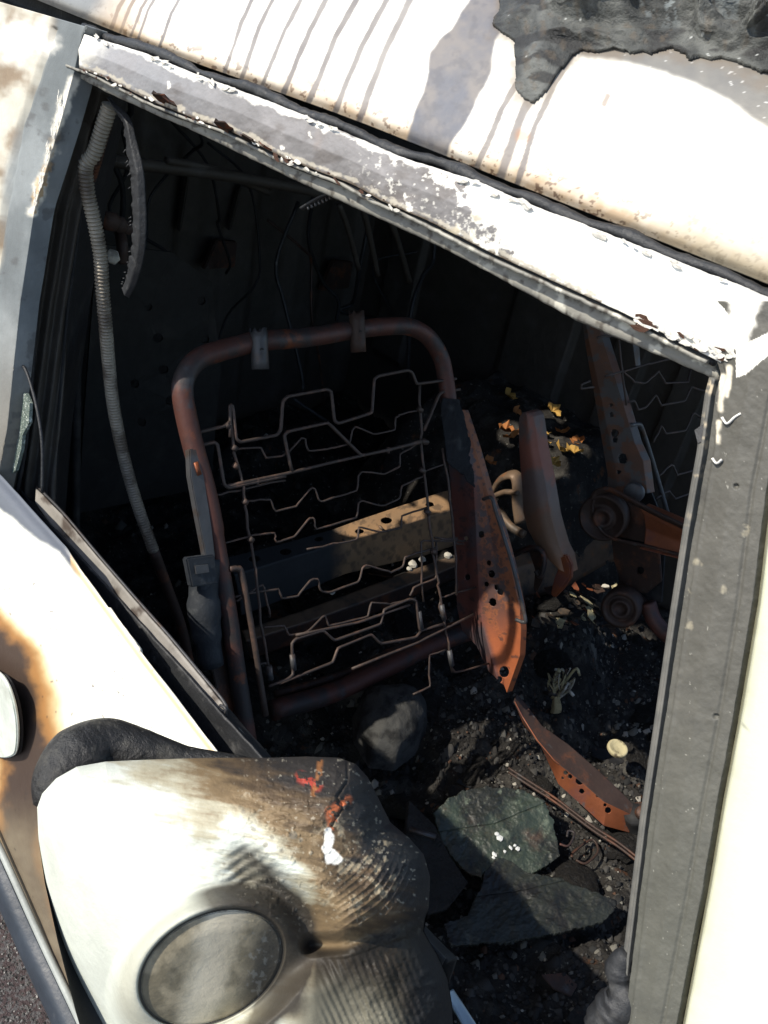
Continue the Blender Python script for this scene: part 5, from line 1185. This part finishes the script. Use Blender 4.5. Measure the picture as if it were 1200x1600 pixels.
    # grey domed lump
    s = thing('grey_lump', 'round grey ash coated lump at the foot of the near seat', 'lump', at(620, 1150, z=.45))
    rows = []
    for k, (t, hgt) in enumerate([(1, 0), (.93, .035), (.78, .06), (.5, .078), (.22, .084), (.02, .085)]):
        out = [(560, 1100), (580, 1096), (620, 1092), (648, 1100), (664, 1120), (664, 1145), (648, 1180), (615, 1205), (575, 1200), (552, 1160), (550, 1125), (560, 1100)]
        cx_, cy_ = 608, 1145
        rows.append([at(cx_ + (x - cx_) * t, cy_ + (y - cy_) * t + 0, z=.50) + np.array([0, 0, hgt]) - (at(cx_, cy_, z=.50 + hgt) * 0) for x, y in out])
    loft('lump_shell', rows, 90, 50, M_grey, s, smooth_rows=True, towards=(.3, .6, 3), disp=lambda px, py, P: .006 * (fbm(px, py, 22, 221) - .5) + .003 * (fbm(px, py, 6, 222) - .5))
    # blue-white strip at the foot
    a = thing('bright_strip', 'narrow blue grey metal strip below the mirror at the bottom edge', 'strip', at(728, 1580, y=.02))
    U = [(708, 1545), (728, 1575), (760, 1625)]; L_ = [(696, 1552), (715, 1585), (744, 1640)]
    loft('strip_body', [[at(*p, y=.03) for p in U], [at(*p, y=.02) for p in L_]], 30, 6, mat('blue_strip', (0.22, 0.27, 0.32), .4, .3, bump=.2), a, thick=.002)
def _box(c, s, rot=0):
    V = []; 
    for dx in (-1, 1):
        for dy in (-1, 1):
            for dz in (-1, 1):
                x, y = dx * s[0], dy * s[1]; V.append((c[0] + x * math.cos(rot) - y * math.sin(rot), c[1] + x * math.sin(rot) + y * math.cos(rot), c[2] + dz * s[2]))
    return V, [(0, 1, 3, 2), (4, 6, 7, 5), (0, 4, 5, 1), (2, 3, 7, 6), (0, 2, 6, 4), (1, 5, 7, 3)]
debris()

def crumbs():
    Vs, Fs, Cs = [], [], []; pal = [(.02, .02, .02), (.05, .048, .045), (.12, .115, .10), (.30, .28, .24), (.08, .045, .03), (.03, .028, .026)]
    for _ in range(15000):
        if rnd.random() < .55: x, y = rnd.uniform(-.1, .8), rnd.uniform(.35, 1.4)
        else: x, y = rnd.uniform(-.9, .9), rnd.uniform(.15, 1.58)
        sz = .0016 * math.exp(rnd.gauss(.35, .6)); z = 0; b = len(Vs); Vs.append((x, y, sz)); c = rnd.choices(pal, [6, 5, 2.4, .6, .8, 6])[0]
        n = 5
        for q in range(n):
            a = q * 6.283 / n + rnd.uniform(-.3, .3); r = sz * rnd.uniform(.7, 1.6); Vs.append((x + r * math.cos(a), y + r * math.sin(a), -sz * .6))
        for q in range(n): Fs.append((b, b + 1 + q, b + 1 + (q + 1) % n))
        Cs += [c] * (n + 1)
    V = np.array(Vs); V[:, 2] += floor_z(V[:, 0], V[:, 1]) + .004
    m_ = mat('crumb_mix', (0, 0, 0), 0.9, vcol=True, vary=.3, bump=.3, spec=.2)
    o = mesh_obj('burnt_crumbs', V, np.array(Fs), m_, None, np.array(Cs), False); tag(o, 'small burnt crumbs and pale ash flecks strewn over the van floor', 'debris', kind='stuff')
crumbs()
def scatter():
    base = [lump_mesh('charred_lump', s, .55 + .1 * (s % 3), .7, 2) for s in range(6)]
    for b in base: b.materials.append(M_char)
    for i in range(190):
        x = rnd.uniform(-.75, .95); y = rnd.uniform(.18, 1.5); s = rnd.choice([.012, .018, .026, .035, .05]) * rnd.uniform(.7, 1.2)
        o = bpy.data.objects.new('charred_lump', base[i % 6]); COL.objects.link(o); o.location = (x, y, float(floor_z(x, y)) + s * .15)
        o.scale = (s * rnd.uniform(.7, 1.5), s * rnd.uniform(.6, 1.2), s * rnd.uniform(.4, 1.0)); o.rotation_euler = (rnd.uniform(-.5, .5), rnd.uniform(-.5, .5), rnd.uniform(0, 6.3))
        tag(o, 'black charred lump lying loose in the ash on the van floor', 'charred lump', 'charred lumps on the van floor')
    # thin charred sheets and slats
    for i in range(46):
        x = rnd.uniform(-.5, .9); y = rnd.uniform(.25, 1.45); s = rnd.uniform(.02, .06); n = rnd.randint(5, 8)
        c = np.array([x, y, float(floor_z(x, y)) + .012]); pts = []
        ax = Vector((rnd.gauss(0, .25), rnd.gauss(0, .25), 1)).normalized(); u = ax.orthogonal().normalized(); v = ax.cross(u)
        ph = rnd.uniform(0, 6.3)
        for k in range(n):
            a = ph + 2 * math.pi * k / n; q = s * rnd.uniform(.5, 1.1); pts.append(c + np.array(u) * q * math.cos(a) + np.array(v) * q * .6 * math.sin(a))
        o = plate('charred_sheet', pts, .003, [M_char, M_black, M_rust_dk, M_ash][i % 4], None, own=True, bump=.004, cuts=1)
        tag(o, 'thin charred sheet fragment lying in the ash on the van floor', 'charred sheet', 'charred sheets on the van floor')
    # autumn leaves
    def leaf(name='autumn_leaf'):
        pts = [(0, -1), (.22, -.72), (.52, -.62), (.62, -.3), (.8, -.02), (.66, .28), (.5, .6), (.22, .74), (0, 1), (-.25, .7), (-.48, .62), (-.66, .3), (-.74, .02), (-.66, -.32), (-.45, -.6), (-.2, -.7)]
        V = [(0, 0, -.1)] + [(a, b, .75 * a * a + .35 * b * b + .12 * ((i * 5) % 3 - 1)) for i, (a, b) in enumerate(pts)]; n = len(pts)
        V2 = V + [(a, b, c - .03) for a, b, c in V]; Fc = [(0, i + 1, (i + 1) % n + 1) for i in range(n)] + [(n + 1, (i + 1) % n + n + 2, i + n + 2) for i in range(n)]
        Fc += [(i + 1, i + n + 2, (i + 1) % n + n + 2, (i + 1) % n + 1) for i in range(n)]
        me = bpy.data.meshes.new(name); me.from_pydata(V2, [], Fc); me.update(); return me
    ml = {M_leafo: leaf(), M_leafy: leaf()}
    for m_, me in ml.items(): me.materials.append(m_)
    spots = [(848, 583, 'o', .02), (795, 618, 'y', .022), (806, 645, 'o', .018), (864, 642, 'y', .022), (790, 672, 'o', .026), (802, 682, 'o', .024), (848, 682, 'y', .018), (850, 690, 'y', .017), (880, 675, 'o', .02), (876, 702, 'y', .02), (897, 706, 'y', .022), (865, 724, 'y', .018), (903, 690, 'o', .018), (765, 722, 'o', .016), (905, 632, 'y', .016)]
    LEAF = ['orange brown leaf lying highest on the dark heap, farthest back', 'yellow leaf at the upper left of the leaf patch', 'small orange leaf just below the upper left yellow leaf',
            'yellow leaf just right of the tip of the upright lever', 'large orange brown leaf left of the upright lever tip', 'orange brown leaf touching the left edge of the upright lever', 'small yellow leaf close to the right edge of the upright lever',
            'smallest yellow leaf tucked against the right edge of the lever', 'orange leaf in the middle between lever and far seat rail', 'yellow leaf lower down between lever and far seat rail', 'largest yellow leaf, nearest to the far seat rail',
            'yellow leaf lowest of those right of the lever', 'orange brown leaf beside the far seat rail', 'small orange leaf near the folded tan bracket beside the near seat', 'yellow leaf high up beside the far seat rail']
    for i, (x, y, k, s) in enumerate(spots):
        o = bpy.data.objects.new('autumn_leaf', ml[M_leafo if k == 'o' else M_leafy]); COL.objects.link(o)
        p = at(x, y, z=.80); o.location = p.tolist(); o.scale = (s * 1.35, s * rnd.uniform(.8, 1.3), s * 1.3)
        o.rotation_euler = (rnd.uniform(-.6, .6), rnd.uniform(-.7, .5), rnd.uniform(0, 6.3))
        tag(o, LEAF[i], 'leaf', 'autumn leaves on the heap')
    # the heap they lie on
    X_, Y_ = np.meshgrid(np.linspace(-.75, .12, 200), np.linspace(1.0, 1.6, 160))
    Z = .42 + .37 * sm(0, .5, (1 - np.abs((X_ + .28) / .42))) * sm(1.02, 1.4, Y_) + .07 * (fbm(X_ * 100, Y_ * 100, 9, 231) - .5)
    o = grid('burnt_heap', np.stack([X_, Y_, Z], -1), M_ash, None, towards=(0, 1, 9)); tag(o, 'dark burnt heap under the fallen leaves behind the seats', 'heap', kind='stuff')
    for i in range(70):                                 # rusty flakes heaped under the lever
        px, py = rnd.uniform(835, 985), rnd.uniform(925, 985) - rnd.uniform(0, 20)
        if i < 18: px, py = rnd.uniform(860, 950), rnd.uniform(785, 825)
        p = at(px, py, z=.56 if i >= 18 else .62); p[2] = max(p[2], float(floor_z(p[0], p[1]))) if i >= 18 else p[2]; s = rnd.uniform(.007, .017)
        pts = [p + s * np.array([math.cos(a) * rnd.uniform(.5, 1.2), math.sin(a) * rnd.uniform(.4, 1), rnd.gauss(0, .5)]) for a in (0, 1.2, 2.3, 3.4, 4.6, 5.5)]
        o = plate('rust_flake', pts, .0015, [M_tan, M_rust_or, M_rust_dk, M_tan, M_stem][i % 5], None, own=True, bump=.006, cuts=1)
        tag(o, 'thin rusty metal flake in the heap under the upright lever', 'rust flake', 'rust flakes under the lever')
    # heat-bright foil scraps under the lever
    for i, (x, y, m_, s) in enumerate([(862, 962, 'f', .014), (880, 955, 'f', .016), (895, 950, 'f', .012), (946, 915, 'b', .012), (928, 935, 'f', .010), (905, 795, 'f', .012), (885, 800, 'f', .012), (915, 790, 'b', .008), (936, 945, 'f', .010), (852, 968, 'f', .012)]):
        pts = [at(x, y, z=.58 if y > 850 else .62) + np.array([s * math.cos(a) * rnd.uniform(.6, 1.2), s * math.sin(a) * rnd.uniform(.5, 1), rnd.gauss(0, .3) * s]) for a in (0, 1.1, 2.0, 3.1, 4.2, 5.2)]
        o = plate('foil_scrap', pts, .0015, M_tan if m_ == 'f' else M_pale, None, own=True, bump=.004, cuts=1)
        tag(o, ['tan foil scrap at the left of the cluster under the lever hook', 'largest tan foil scrap in the cluster under the lever hook', 'tan foil scrap at the right of the cluster under the lever hook', 'pale foil scrap just above left of the round hub', 'tan foil scrap left of the round hub', 'tan foil scrap right of the lever at armrest height', 'tan foil scrap touching the right edge of the lever', 'tiny pale foil scrap beside the armrest pivot', 'tan foil scrap directly beside the round hub', 'lowest tan foil scrap under the lever hook'][i], 'metal scrap', 'metal scraps near the lever')
scatter()
